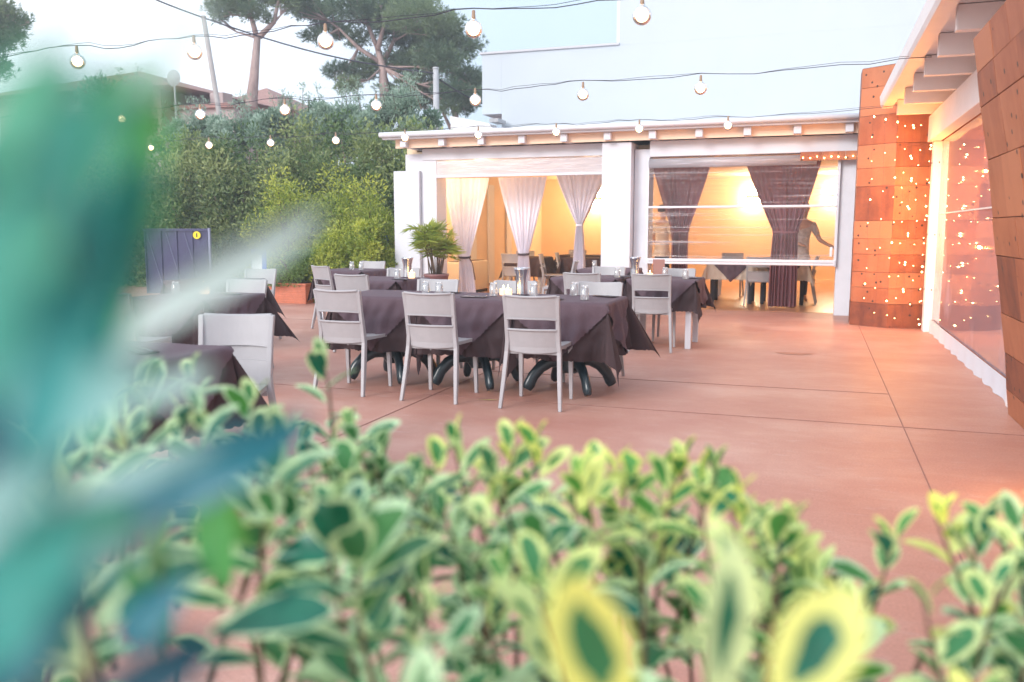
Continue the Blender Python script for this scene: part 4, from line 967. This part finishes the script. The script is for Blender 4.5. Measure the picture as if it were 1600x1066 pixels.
puffs2 = [(500, 20, .9), (475, 8, .7), (520, 48, .8), (490, 58, .4), (545, 15, 1.0), (590, 5, 1.1), (635, 0, 1.1), (560, 60, .55), (612, 38, 1.0), (655, 30, 1.15), (640, 62, .95), (680, 60, 1.1), (700, 38, .8), (718, 75, .9), (690, 95, 1.1), (728, 118, .75), (730, 148, .6), (655, 105, 1.0), (620, 92, .75), (668, 135, .7), (706, 142, .75), (560, 112, .75), (532, 112, .6), (545, 132, .55), (575, 95, .45), (638, 132, .6), (700, 168, .45), (725, 172, .35), (600, 138, .4)]
pine('broad pine with many spreading limbs and a dense crown beside the pale building', tuple(b), [tuple(b)]+[tuple(p) for p in sp3([(604, 195), (600, 140), (598, 105), (590, 75)], K2)],
     [[tuple(p) for p in sp3(l, K2+dk)] for l, dk in [([(598, 100), (560, 75), (530, 45)], 0), ([(598, 100), (615, 65), (640, 30)], .5), ([(592, 80), (575, 40), (560, 10)], 0), ([(600, 110), (640, 85), (690, 60)], 1), ([(590, 78), (600, 40), (595, 10)], -.3)]],
     [((*spot(x, y, K2+rng.uniform(-1.5, 1.5)),), R_) for x, y, R_ in puffs2], 6, r0=.26)
K3 = 37.
b = spot(703, 225, K3); b.z = 0
pine('smaller pine with a leaning double stem just left of the low annex', tuple(b), [tuple(b)]+[tuple(p) for p in sp3([(712, 210), (712, 180), (700, 150)], K3)],
     [[tuple(p) for p in sp3([(706, 205), (692, 175), (676, 150)], K3)], [tuple(p) for p in sp3([(712, 178), (722, 160), (730, 150)], K3)]],
     [((*spot(x, y, K3),), R_) for x, y, R_ in [(668, 150, .6), (690, 145, .6), (712, 150, .6), (735, 158, .5), (650, 160, .4), (738, 130, .6)]], 8, r0=.2)
b = spot(-30, 120, 30.); b.z = 0
pine('drooping conifer bough at the top left corner', tuple(b), [tuple(b), tuple(spot(-35, 120, 30)), tuple(spot(-40, 20, 30))], [[tuple(spot(-10, 30, 30)), tuple(spot(20, 25, 30)), tuple(spot(45, 35, 30))]],
     [((*spot(x, y, 30),), R_) for x, y, R_ in [(-15, 25, .9), (10, 45, .6), (-5, 65, .6), (-30, 50, 1.0), (25, 35, .35), (0, 15, .5), (-30, 100, .9)]], 9, r0=.25)

# ------------------------------------------------------------------ poles and cable
def pole(label, a, b_, r, m, name):
    t = thing(name, label, 'pole', (a[0], a[1], 0))
    MB().tube([(0, 0, 0), (b_[0]-a[0], b_[1]-a[1], b_[2])], [r*1.2, r*.85], 12).build('shaft', m, t, smooth=True)
    MB().lathe([(r, 0), (r*.9, .05)], (b_[0]-a[0], b_[1]-a[1], b_[2]), 12).build('cap', m, t)
    return t
pa = spot(338, 150, 24); pb = spot(318, 28, 24)
d = (pb-pa); a0 = pa-d*(pa.z/d.z)
pole('thin leaning grey wooden pole under the black cable', tuple(a0), tuple(pb), .075, M['woodpole'], 'leaning_pole')
p2 = spot(681, 108, 26)
pole('stout concrete utility pole in front of the broad pine', (p2.x, p2.y, 0), tuple(p2), .10, M['pole'], 'utility_pole')
cb_ = MB(); pts = []
for (xa, ya, ka), (xb, yb_, kb) in [((150, -45, 22), (318, 28, 24)), ((318, 28, 24), (681, 115, 26)), ((681, 120, 26), (760, 165, 28))]:
    A, B_ = spot(xa, ya, ka), spot(xb, yb_, kb)
    for q in range(13): f = q/12; pts.append(A.lerp(B_, f)-Vector((0, 0, .22*math.sin(math.pi*f)*(1 if xb == 681 else .3))))
cb_.tube(pts, .022, 5); tag(cb_.build('power_cable', M['wire']), 'thick black overhead cable running from the leaning pole to the concrete pole', 'cable')

# ------------------------------------------------------------------ houses behind the trees
h1 = thing('tiled_house', 'old house with brown tiled roof and deep eaves behind the blurred leaves', 'house', (-25, 28, 0))
def hpt(x, y, k): return spot(x, y, k)-Vector((-25, 28, 0))
MB().box(-7, 1.2, -.5, 6, 0, 6.6).build('wall', M['housewall'], h1)
r_ = MB(); r_.add([(-7.6, -1.3, 6.6), (2.4, -1.3, 6.6), (2.4, 7, 6.6), (-7.6, 7, 6.6), (-2.6, 2.7, 8.0), (-2.9, 3, 8.0)], [(0,1,4,5), (1,2,4), (2,3,5,4), (3,0,5), (3,2,1,0)]); r_.build('roof', M['roof'], h1)
MB().box(1.2, 4.0, .2, 5, 0, 5.9).build('side_wing', M['housewall'], h1)
MB().box(1.2, 4.1, .0, 5.1, 5.9, 6.05).build('wing_roof', M['roof'], h1)
MB().box(2.6, 3.2, .6, 1.2, 6.051, 6.55).build('chimney', M['housewall'], h1)
for wx in (-4.5, -1.8): MB().box(wx, wx+1, -.53, -.45, 4.0, 5.4).build('window', M['dark'], h1)
ds = thing('satellite_dish', 'round grey satellite dish on a thin mast above the roof', 'satellite dish', tuple(spot(271, 122, 28.5)))
dm = MB(); rr = [[(.27*q*math.cos(a), -.08+.08*q*q, .27*q*math.sin(a)) for a in np.linspace(0, 2*math.pi, 21)] for q in np.linspace(.02, 1, 6)]
dm.grid(rr); dm.build('dish', M['pole'], ds, smooth=True)
MB().tube([(0, .02, 0), (0, .05, -1.6)], .03, 6).build('mast', M['pole'], ds)
MB().tube([(0, -.1, -.3), (0, -.55, -.05)], .015, 5).build('feed_arm', M['pole'], ds)
h2 = thing('red_roofed_house', 'house with a hipped red tile roof behind the bare pine trunk', 'house', (-28.2, 41, 0))
MB().box(-2.2, 2.2, -2.5, 2.5, 0, 7.4).build('wall', M['housewall'], h2)
r_ = MB(); r_.add([(-2.6, -3, 7.4), (2.7, -3, 7.4), (2.7, 3, 7.4), (-2.6, 3, 7.4), (-.2, 0, 8.9)], [(0,1,4), (1,2,4), (2,3,4), (3,0,4), (3,2,1,0)]); r_.build('roof', M['roof'], h2)
for wx in (-1.6, .7): MB().box(wx, wx+.9, -2.53, -2.45, 5.6, 6.9).build('window', M['dark'], h2)

# gate and board
gt = thing('sheet_metal_gate', 'dark blue grey sheet metal gate with ribs and a round yellow sign', 'gate', (-11.9, 14.0, 0), math.radians(20))
MB().box(-.62, .62, -.01, .01, .05, 1.28).build('sheet', M['gate'], gt)
for xx in (-.62, -.31, 0, .31, .60): MB().box(xx-.012, xx+.012, -.03, -.011, .05, 1.28).build('rib', M['gate'], gt)
MB().box(-.65, .65, -.04, .0, 1.281, 1.33).build('top_rail', M['gateedge'] if 0 else M['gate'], gt)
MB().box(.63, .67, -.05, .03, 0, 1.34).build('post', M['gateedge'], gt)
for xx in (-.58, -.20, .16): MB().tube([(xx, -.022, 1.24), (xx+.26, -.022, .25)], .006, 4).build('brace', M['gateedge'], gt)
dsc = MB().lathe([(.075, 0), (.075, .006)], (0, 0, 0), 24).build('yellow_sign', M['yellow'], gt); dsc.matrix_local = Matrix.Translation((.41, -.036, 1.20)) @ Matrix.Rotation(math.pi/2, 4, 'X')
MB().box(-.011, .011, -.04, .04, .0065, .008).build('black_mark', M['dark'], dsc)
bd = thing('blue_display_board', 'blue display board with a white panel standing behind the left tables', 'board', (-8.75, 12.25, 0), math.radians(18))
MB().box(-.13, .12, -.02, .02, .08, .98).build('panel', M['blue'], bd, bevel=.01)
MB().box(-.12, .05, -.025, -.021, .66, .90).build('white_label', M['paper'], bd)
MB().box(-.10, .04, -.029, -.026, .55, .60).build('label_strip', M['yellow'], bd)
for xx in (-.14, .14): MB().box(xx-.02, xx+.02, -.12, .12, 0, .079).build('foot', M['blue'], bd)
bt = thing('blue_downpipe', 'bright blue pipe half hidden in the bushes by the left pillar', 'pipe', (-7.62, 14.55, 0))
MB().tube([(0, 0, 0), (0, 0, .9), (.04, 0, 1.1), (.02, 0, 1.35)], .06, 10).build('pipe', mat('blue_plastic', (.03, .09, .30), .4), bt, smooth=True)
for zz in (.8, 1.2): MB().lathe([(.08, 0), (.08, .06)], (0.02, 0, zz), 10).build('clip', M['gate'], bt)
bw = thing('garden_wall', 'low ochre garden wall glimpsed between bushes and pillar', 'wall', (-9, 15.9, 0))
MB().box(.9, 1.9, 0, .25, 0, 1.45).build('masonry', mat('ochre_render', (.55, .34, .2), .9, var=.1), bw)

# ------------------------------------------------------------------ people behind the film
def skinned(name, joints, edges, m, parent, sub=2):
    me = bpy.data.meshes.new(name); me.from_pydata([j_[0] for j_ in joints], edges, [])
    me.materials.append(m)
    o = bpy.data.objects.new(name, me); COL.objects.link(o); o.parent = parent
    k = o.modifiers.new('skin', 'SKIN'); k.use_smooth_shade = True
    for i, j_ in enumerate(joints):
        r = j_[1]; me.skin_vertices[0].data[i].radius = (r, r) if not hasattr(r, '__len__') else r
    me.skin_vertices[0].data[0].use_root = True
    s = o.modifiers.new('sub', 'SUBSURF'); s.levels = sub; s.render_levels = sub
    return o
def person(label, loc, rz, shirt, armR, armL, lean=0.0):
    t = thing('person', label, 'person', loc, math.radians(rz))
    l = lean
    J = [((0, 0, .93), (.15, .11)), ((0, -l*.3, 1.12), (.135, .10)), ((0, -l*.7, 1.32), (.16, .11)), ((0, -l, 1.44), (.10, .08)), ((0, -l*1.1, 1.50), .052), ((0, -l*1.2-.01, 1.56), .055),
         ((0, -l*1.25-.015, 1.63), (.078, .092)), ((0, -l*1.28, 1.70), (.074, .088)), ((0, -l*1.3, 1.745), (.04, .05))]
    E_ = [(0,1), (1,2), (2,3), (3,4), (4,5), (5,6), (6,7), (7,8)]
    for sx, arm in ((1, armR), (-1, armL)):
        a0 = len(J); J += [((sx*.17, -l*.95, 1.40), .055), (arm[0], .043), (arm[1], .028)]; E_ += [(3, a0), (a0, a0+1), (a0+1, a0+2)]
        wv, ev = Vector(arm[1]), Vector(arm[0]); dd = (wv-ev).normalized(); sd_ = dd.cross(Vector((0, 0, 1)))
        sd_ = sd_.normalized() if sd_.length > .1 else Vector((1, 0, 0)); pm = wv+dd*.075
        J.append((tuple(pm), (.036, .016))); pi = len(J)-1; E_.append((a0+2, pi))
        for fi, (of, ln) in enumerate(((-.03, .062), (-.010, .075), (.010, .07), (.03, .055))):
            k1 = pm+sd_*of+dd*.02; k2 = k1+dd*ln*.6; k3 = k2+dd*ln*.4+Vector((0, 0, -.015))
            b0 = len(J); J += [(tuple(k1), .010), (tuple(k2), .009), (tuple(k3), .007)]; E_ += [(pi, b0), (b0, b0+1), (b0+1, b0+2)]
        th = wv+dd*.03; b0 = len(J); J += [(tuple(th+sd_*-.045+dd*.02), .011), (tuple(th+sd_*-.06+dd*.055), .008)]; E_ += [(a0+2, b0), (b0, b0+1)]
    for sx in (1, -1):
        a0 = len(J); J += [((sx*.095, 0, .86), .085), ((sx*.10, -.015, .50), .056), ((sx*.105, .01, .10), .036), ((sx*.11, -.10, .035), .032), ((sx*.11, -.16, .025), .022)]
        E_ += [(0, a0), (a0, a0+1), (a0+1, a0+2), (a0+2, a0+3), (a0+3, a0+4)]
    skinned('body', J, E_, M['skin'], t)
    # clothes follow the same skeleton, slightly larger
    JS = [((0, 0, .92), (.17, .13)), ((0, -l*.3, 1.12), (.155, .12)), ((0, -l*.7, 1.32), (.178, .128)), ((0, -l, 1.43), (.115, .095)), ((0, 0, .84), (.165, .13))]; ES = [(0,1), (1,2), (2,3), (0,4)]
    for sx, arm in ((1, armR), (-1, armL)):
        a0 = len(JS); el = Vector(arm[0]); sh = Vector((sx*.17, -l*.95, 1.40)); JS += [(tuple(sh), .072), (tuple(sh.lerp(el, .75)), .06)]; ES += [(3, a0), (a0, a0+1)]
    skinned('shirt', JS, ES, shirt, t)
    JT = [((0, 0, .90), (.135, .11)), ((0, 0, .99), (.14, .105))]; ET = [(0, 1)]
    for sx in (1, -1):
        a0 = len(JT); JT += [((sx*.085, 0, .80), .092), ((sx*.10, -.015, .50), .072), ((sx*.105, .01, .09), .055)]; ET += [(0, a0), (a0, a0+1), (a0+1, a0+2)]
    skinned('trousers', JT, ET, M['trousers'], t)
    hd = Vector((0, -l*1.27, 1.69))
    hm = MB(); rows = []
    for i in range(9):
        ph = i/8*math.pi*.55
        rows.append([tuple(hd+Vector((.090*math.sin(ph)*math.cos(th), .105*math.sin(ph)*math.sin(th)+.012, .035+.085*math.cos(ph)-(.05 if math.sin(th) > .2 and i > 6 else 0)))) for th in np.linspace(0, 2*math.pi, 21)])
    hm.grid(rows); hm.build('hair', M['hair'], t, smooth=True)
    f = MB(); f.tube([hd+Vector((0, -.088, .0)), hd+Vector((0, -.108, -.035)), hd+Vector((0, -.09, -.045))], [.008, .013, .010], 6); f.build('nose', M['skin'], t, smooth=True)
    for sx in (1, -1):
        MB().lathe([(.001, -.009), (.010, 0), (.001, .009)], tuple(hd+Vector((sx*.03, -.080, .0))), 8, caps=False).build('eye', M['dark'], t, smooth=True)
        MB().lathe([(.001, -.03), (.013, -.01), (.015, .015), (.001, .03)], tuple(hd+Vector((sx*.083, .0, -.01))), 8, caps=False).build('ear', M['skin'], t, smooth=True)
    MB().tube([hd+Vector((-.022, -.086, -.068)), hd+Vector((0, -.094, -.07)), hd+Vector((.022, -.086, -.068))], .006, 5).build('mouth', mat('lips', (.4, .15, .12), .5), t)
    return t
person('person in a white shirt standing half hidden behind the left brown curtain', (-2.93, 17.6, 0), 150, M['shirt_white'], ((.27, -.02, 1.13), (.24, -.20, .98)), ((-.27, -.02, 1.13), (-.22, -.22, 1.0)), 0.0)
person('person in a patterned grey top behind the right brown curtain, arm reaching out', (-.26, 16.75, 0), 15, M['shirt_grey'], ((.29, -.20, 1.12), (.42, -.42, 1.02)), ((-.27, -.15, 1.12), (-.12, -.42, 1.05)), 0.16)

# ------------------------------------------------------------------ foreground leaves
def leaf_template(nseg=14, inner=.6):
    t = np.linspace(0, 2*np.pi, nseg, endpoint=False)
    x = .5-.5*np.cos(t); y = np.sign(np.sin(t))*np.abs(np.sin(t))**1.25*.5*(1-.28*np.cos(t))
    y = np.sign(y)*np.abs(y)**1.0
    return x, y
LX, LY = leaf_template()
def leaf_batch(name, items, mats, parent, r, notip=False):
    """items: (pos, dir, normal, length, width, bend, inner, tint). two-tone leaves: slot 0 centre, slot 1 margin"""
    n = len(LX); VV = []; FF = []; MI = []; TT = []; o = 0
    for (p, d, nn, Ln, Wd, bend, inn, tn) in items:
        d = unit(np.array(d, float)); nn = np.array(nn, float); nn = unit(nn-d*np.dot(nn, d)); s = np.cross(d, nn)
        def place(x, y):
            x = np.asarray(x); y = np.asarray(y)
            z = bend*x*x*Ln + .35*np.abs(y)*Wd
            return np.array(p)+np.outer(x*Ln, d)+np.outer(y*Wd, s)+np.outer(z, nn)
        jit = 1+r.normal(0, .12, n)
        out = place(LX, LY)
        ix = .5+(LX-.5)*(inn+.12)*np.clip(jit, .7, 1.15); iy = LY*inn*np.clip(jit, .6, 1.2); iin = place(ix, iy)
        mid = place([.5], [0])
        VV.append(np.concatenate([out, iin, mid]))
        for k in range(n):
            k2 = (k+1) % n
            FF += [(o+k, o+k2, o+n+k2), (o+k, o+n+k2, o+n+k), (o+n+k, o+n+k2, o+2*n)]; MI += [1, 1, 0]; TT += [tn[1], tn[1], tn[0]]
        o += 2*n+1
    return np_mesh(name, np.concatenate(VV), np.array(FF), mats, parent, np.array(TT), np.array(MI))
hedge = thing('variegated_hedge', 'low shrub hedge of green leaves with cream margins filling the foreground', 'hedge', (-.3, .9, 0))
HB = Vector((-.3, .9, 0))
r = np.random.default_rng(5)
ox = [-80, 100, 250, 400, 500, 560, 640, 700, 800, 860, 900, 1000, 1070, 1120, 1180, 1240, 1265, 1350, 1390, 1470, 1600, 1700]
oy = [545, 570, 600, 640, 650, 700, 755, 745, 735, 750, 775, 765, 750, 790, 810, 820, 905, 945, 850, 812, 820, 820]
xs_ = [-80, 100, 350, 480, 560, 700, 800, 900, 1050, 1150, 1230, 1300, 1370, 1440, 1520, 1700]
zs_ = [1.17, 1.165, 1.165, 1.12, 1.085, 1.06, 1.065, 1.04, 1.045, 1.0, .985, .90, .93, .985, .99, .99]
items = []; stems = MB()
def shoot(tip, hgt, nl, Lf, yel, k):
    tip = Vector(tip); lean = Vector((r.normal()*.10, r.normal()*.10, 0))
    base = tip-Vector((0, 0, hgt))-lean*hgt*2
    pts = [base.lerp(tip, f)+Vector((math.sin(f*5+k)*.006, math.cos(f*4+k)*.006, 0)) for f in (0, .3, .6, .85, 1)]
    stems.tube([p-HB for p in pts], [.0035, .003, .0024, .0018, .0012], 5)
    for q in range(nl):
        f = 1-(q/nl)**1.25*.92
        o = base.lerp(tip, f); az = q*2.4+r.uniform(-.5, .5); elev = (1.25-.95*(q/nl)**.6)+r.normal()*.2
        d = np.array([math.cos(az)*math.cos(elev), math.sin(az)*math.cos(elev), math.sin(elev)])
        sz = Lf*(.55+.45*min(1, q/3))*r.uniform(.8, 1.2)
        nrm = np.array([-math.cos(az)*math.sin(elev), -math.sin(az)*math.sin(elev), math.cos(elev)])+r.normal(size=3)*.25
        y_ = max(0, yel-(q/nl)*.8)
        inn = r.uniform(.55, .78) if r.random() > yel*.5 else r.uniform(.12, .4)
        items.append((np.array(o-HB), d, nrm, sz, sz*r.uniform(.38, .58), r.uniform(-.35, .0), inn, (np.clip(r.normal(.25, .2)+y_*.8, 0, 1), np.clip(r.normal(.10, .15)+y_*.9, 0, 1))))
ns = 0
for k in range(84):
    x = r.uniform(-60, 1680) if k % 3 == 0 else float(r.choice([40, 170, 300, 430, 520, 640, 740, 860, 1010, 1110, 1200, 1430, 1540, 1620])+r.normal()*38); kk = 1.30-.86*r.random()
    if 600 < x < 960 and r.random() < .3 and kk < 1.0: continue
    if 1240 < x < 1400 and r.random() < .5: continue
    yo = np.interp(x, ox, oy); kr = min(max(kk, .95), 1.12)
    z = HC-(yo-358+abs(r.normal())*55+(kk-.95)*(70 if kk > .95 else 0))*kr/F-.03*max(0, .9-kk)
    p = spot(x, 700, kk); p = Vector((p.x, p.y, z))
    yel = float(np.clip(np.interp(x, [0, 600, 850, 1600], [.0, .05, .5, .5])+r.normal()*.2, 0, 1))
    shoot(p, r.uniform(.18, .32), int(r.uniform(7, 11)), r.uniform(.050, .088), yel, k); ns += 1
for (x, y, kk, yel) in [(715, 672, 1.15, .5), (800, 672, 1.2, .8), (835, 675, 1.2, 1), (690, 700, 1.1, .3), (930, 712, 1.1, .7), (965, 705, 1.15, .8), (1072, 692, 1.1, .9), (1040, 715, 1.05, .8), (1120, 712, 1.1, .5), (1180, 790, 1.05, .6), (1240, 795, 1.0, .6), (1400, 820, 1.0, .4), (1470, 785, 1.05, .9), (1540, 790, 1.0, .4), (1590, 800, 1.0, .3), (500, 545, 1.25, .3), (400, 600, 1.15, .2), (300, 560, 1.2, .2), (545, 640, 1.2, .2), (590, 680, 1.15, .2), (905, 720, 1.0, .8), (990, 715, 1.05, .9), (1100, 730, 1.0, .8), (1210, 800, .95, .7), (1150, 760, 1.0, .8), (650, 730, .95, .0), (560, 780, .85, .0), (450, 760, .9, .0), (850, 800, .9, .0), (770, 720, 1.05, .2)]:
    shoot(spot(x, y+22, kk), .25, 11, .066, yel, x)
# thick lower growth, out of the frame but real
for k in range(120):
    p = spot(r.uniform(-100, 1700), 900, r.uniform(.5, 1.15)); p.z = r.uniform(.35, .84); shoot(p, .2, 9, .062, .0, k)
for k in range(26):
    p = spot(k*70-100, 900, r.uniform(.7, 1.15)); q_ = spot(k*70-80+r.normal()*40, 700, r.uniform(.8, 1.1))
    stems.tube([Vector((p.x, p.y, 0))-HB, Vector((q_.x, q_.y, .5))-HB, Vector((q_.x+r.normal()*.05, q_.y, .82))-HB], [.009, .007, .003], 6)
# two very near leaves, and some mid ones
for (x0, y0, x1, y1, k0, k1, wd, inn, tn, nz) in [(960, 1120, 895, 915, .40, .37, .036, .55, (.3, .9), (.2, -1, .1)), (1215, 1110, 1330, 925, .42, .40, .038, .45, (.0, .75), (-.2, -1, .2)), (1120, 1110, 1150, 850, .46, .44, .024, .5, (.1, .3), (.2, -1, .1)),
                                            (330, 985, 520, 945, .62, .60, .034, .84, (.0, .1), (0, -.7, 1)), (425, 880, 560, 838, .8, .78, .04, .85, (.0, .1), (0, -.8, .8)), 
                                            (1110, 800, 1180, 960, .6, .55, .022, .5, (.2, .5), (0, -1, .2))]:
    a, b = spot(x0, y0, k0), spot(x1, y1, k1); d = b-a
    items.append((np.array(a-HB), np.array(d), np.array(nz), d.length, wd, -.1, inn, tn))
leaf_batch('foliage', items, [M['vgreen'], M['vcream']], hedge, r)
stems.build('stems', M['twig'], hedge, smooth=True)

def long_leaves(name, L_, mats, parent, origin, lam=.5):
    it = []
    for (x0, y0, k0, x1, y1, k1, wd, sl, tn) in L_:
        a, b = spot(x0, y0, k0), spot(x1, y1, k1); d = b-a
        it.append((np.array(a-origin), np.array(d), np.array((.1, -1, sl)), d.length, wd, -.08, .9, (tn, tn)))
    return leaf_batch(name, it, mats, parent, r)
# olive branch almost touching the lens
ob = thing('olive_branch', 'olive branch with long blue green leaves, very blurred, at the left edge', 'branch', tuple(spot(60, 900, .2)))
OB = spot(60, 900, .2)
MBs = MB(); bp = [spot(x, y, k) - OB for x, y, k in [(-30, 1500, .22), (40, 1200, .21), (90, 900, .20), (110, 600, .19), (100, 300, .185), (60, 30, .18)]]
MBs.tube(bp, [.0022, .002, .0018, .0015, .0012, .0008], 7); MBs.build('twig', M['greystem'], ob, smooth=True)
top_l = [(-30, 330, .13, 90, 70, .125, .013, .1, .4), (20, 420, .13, 150, 130, .125, .015, .1, .1), (60, 760, .13, 120, 400, .125, .016, .1, .0), (-50, 640, .13, 40, 250, .12, .015, .1, .2), (40, 720, .2, 130, 320, .19, .020, .1, .0), (120, 640, .21, 205, 250, .2, .018, .1, .1),
         (185, 540, .22, 232, 110, .21, .013, .2, .95), (130, 330, .2, 195, 90, .19, .012, .2, .8), (-40, 1060, .18, 110, 800, .17, .020, .1, .1), (160, 480, .22, 245, 300, .22, .010, .2, 1.), (-80, 960, .24, 200, 790, .24, .016, .2, .3), (90, 560, .18, 30, 240, .18, .014, .1, .5)]
sil_l = [(120, 575, .28, 480, 340, .27, .0135, .1, 1.0), (10, 660, .19, 55, 240, .18, .016, .2, .15), (110, 430, .2, 60, 110, .2, .013, .2, .3), (10, 300, .19, 105, 85, .18, .012, .2, .4), (60, 700, .19, 235, 560, .19, .015, .2, .2), (200, 180, .21, 315, 0, .21, .006, .2, .8),
         (60, 800, .24, 330, 690, .23, .008, .3, .3), (-60, 860, .19, 70, 720, .18, .014, .2, .1), (-40, 980, .2, 250, 820, .2, .009, .3, .2), (220, 640, .3, 330, 570, .3, .010, .2, .6)]
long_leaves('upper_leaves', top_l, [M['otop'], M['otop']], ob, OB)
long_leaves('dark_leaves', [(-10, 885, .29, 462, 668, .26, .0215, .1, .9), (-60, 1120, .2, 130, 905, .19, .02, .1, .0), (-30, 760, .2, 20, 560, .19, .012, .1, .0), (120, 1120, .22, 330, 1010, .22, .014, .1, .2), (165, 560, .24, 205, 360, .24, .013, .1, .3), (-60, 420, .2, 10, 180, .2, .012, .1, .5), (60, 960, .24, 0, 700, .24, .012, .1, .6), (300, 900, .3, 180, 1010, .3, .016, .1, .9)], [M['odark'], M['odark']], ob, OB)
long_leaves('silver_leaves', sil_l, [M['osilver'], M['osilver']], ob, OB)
pvb = thing('privet_shoot', 'shoot of plain bright green pointed leaves in the lower left foreground', 'shoot', tuple(spot(250, 1100, .5)))
PO = spot(250, 1100, .5); MBs = MB()
MBs.tube([spot(240, 1500, .52)-PO, spot(250, 1050, .5)-PO, spot(250, 800, .5)-PO, spot(330, 700, .5)-PO], [.0025, .002, .0015, .001], 6).build('twig', M['greystem'], pvb, smooth=True)
long_leaves('leaves', [(255, 860, .5, 245, 1010, .5, .022, .3, .1), (240, 900, .5, 262, 775, .5, .014, .3, .9), (330, 730, .5, 345, 930, .5, .024, .3, .2), (300, 800, .52, 300, 690, .52, .012, .3, .4), (190, 860, .5, 235, 960, .5, .012, .3, .3), (330, 740, .52, 385, 860, .52, .016, .3, .5)], [M['privet'], M['privet']], pvb, PO)

# ------------------------------------------------------------------ air
hz = bpy.data.materials.new('air'); hz.use_nodes = True; t_ = hz.node_tree; t_.nodes.clear()
pv_ = t_.nodes.new('ShaderNodeVolumePrincipled'); pv_.inputs['Color'].default_value = (.86, .92, 1, 1); pv_.inputs['Density'].default_value = .0038; pv_.inputs['Anisotropy'].default_value = .2
t_.links.new(pv_.outputs[0], t_.nodes.new('ShaderNodeOutputMaterial').inputs['Volume'])
tag(MB().box(-141, 91, -61, 161, -1.3, 16).build('haze', hz), kind='stuff')
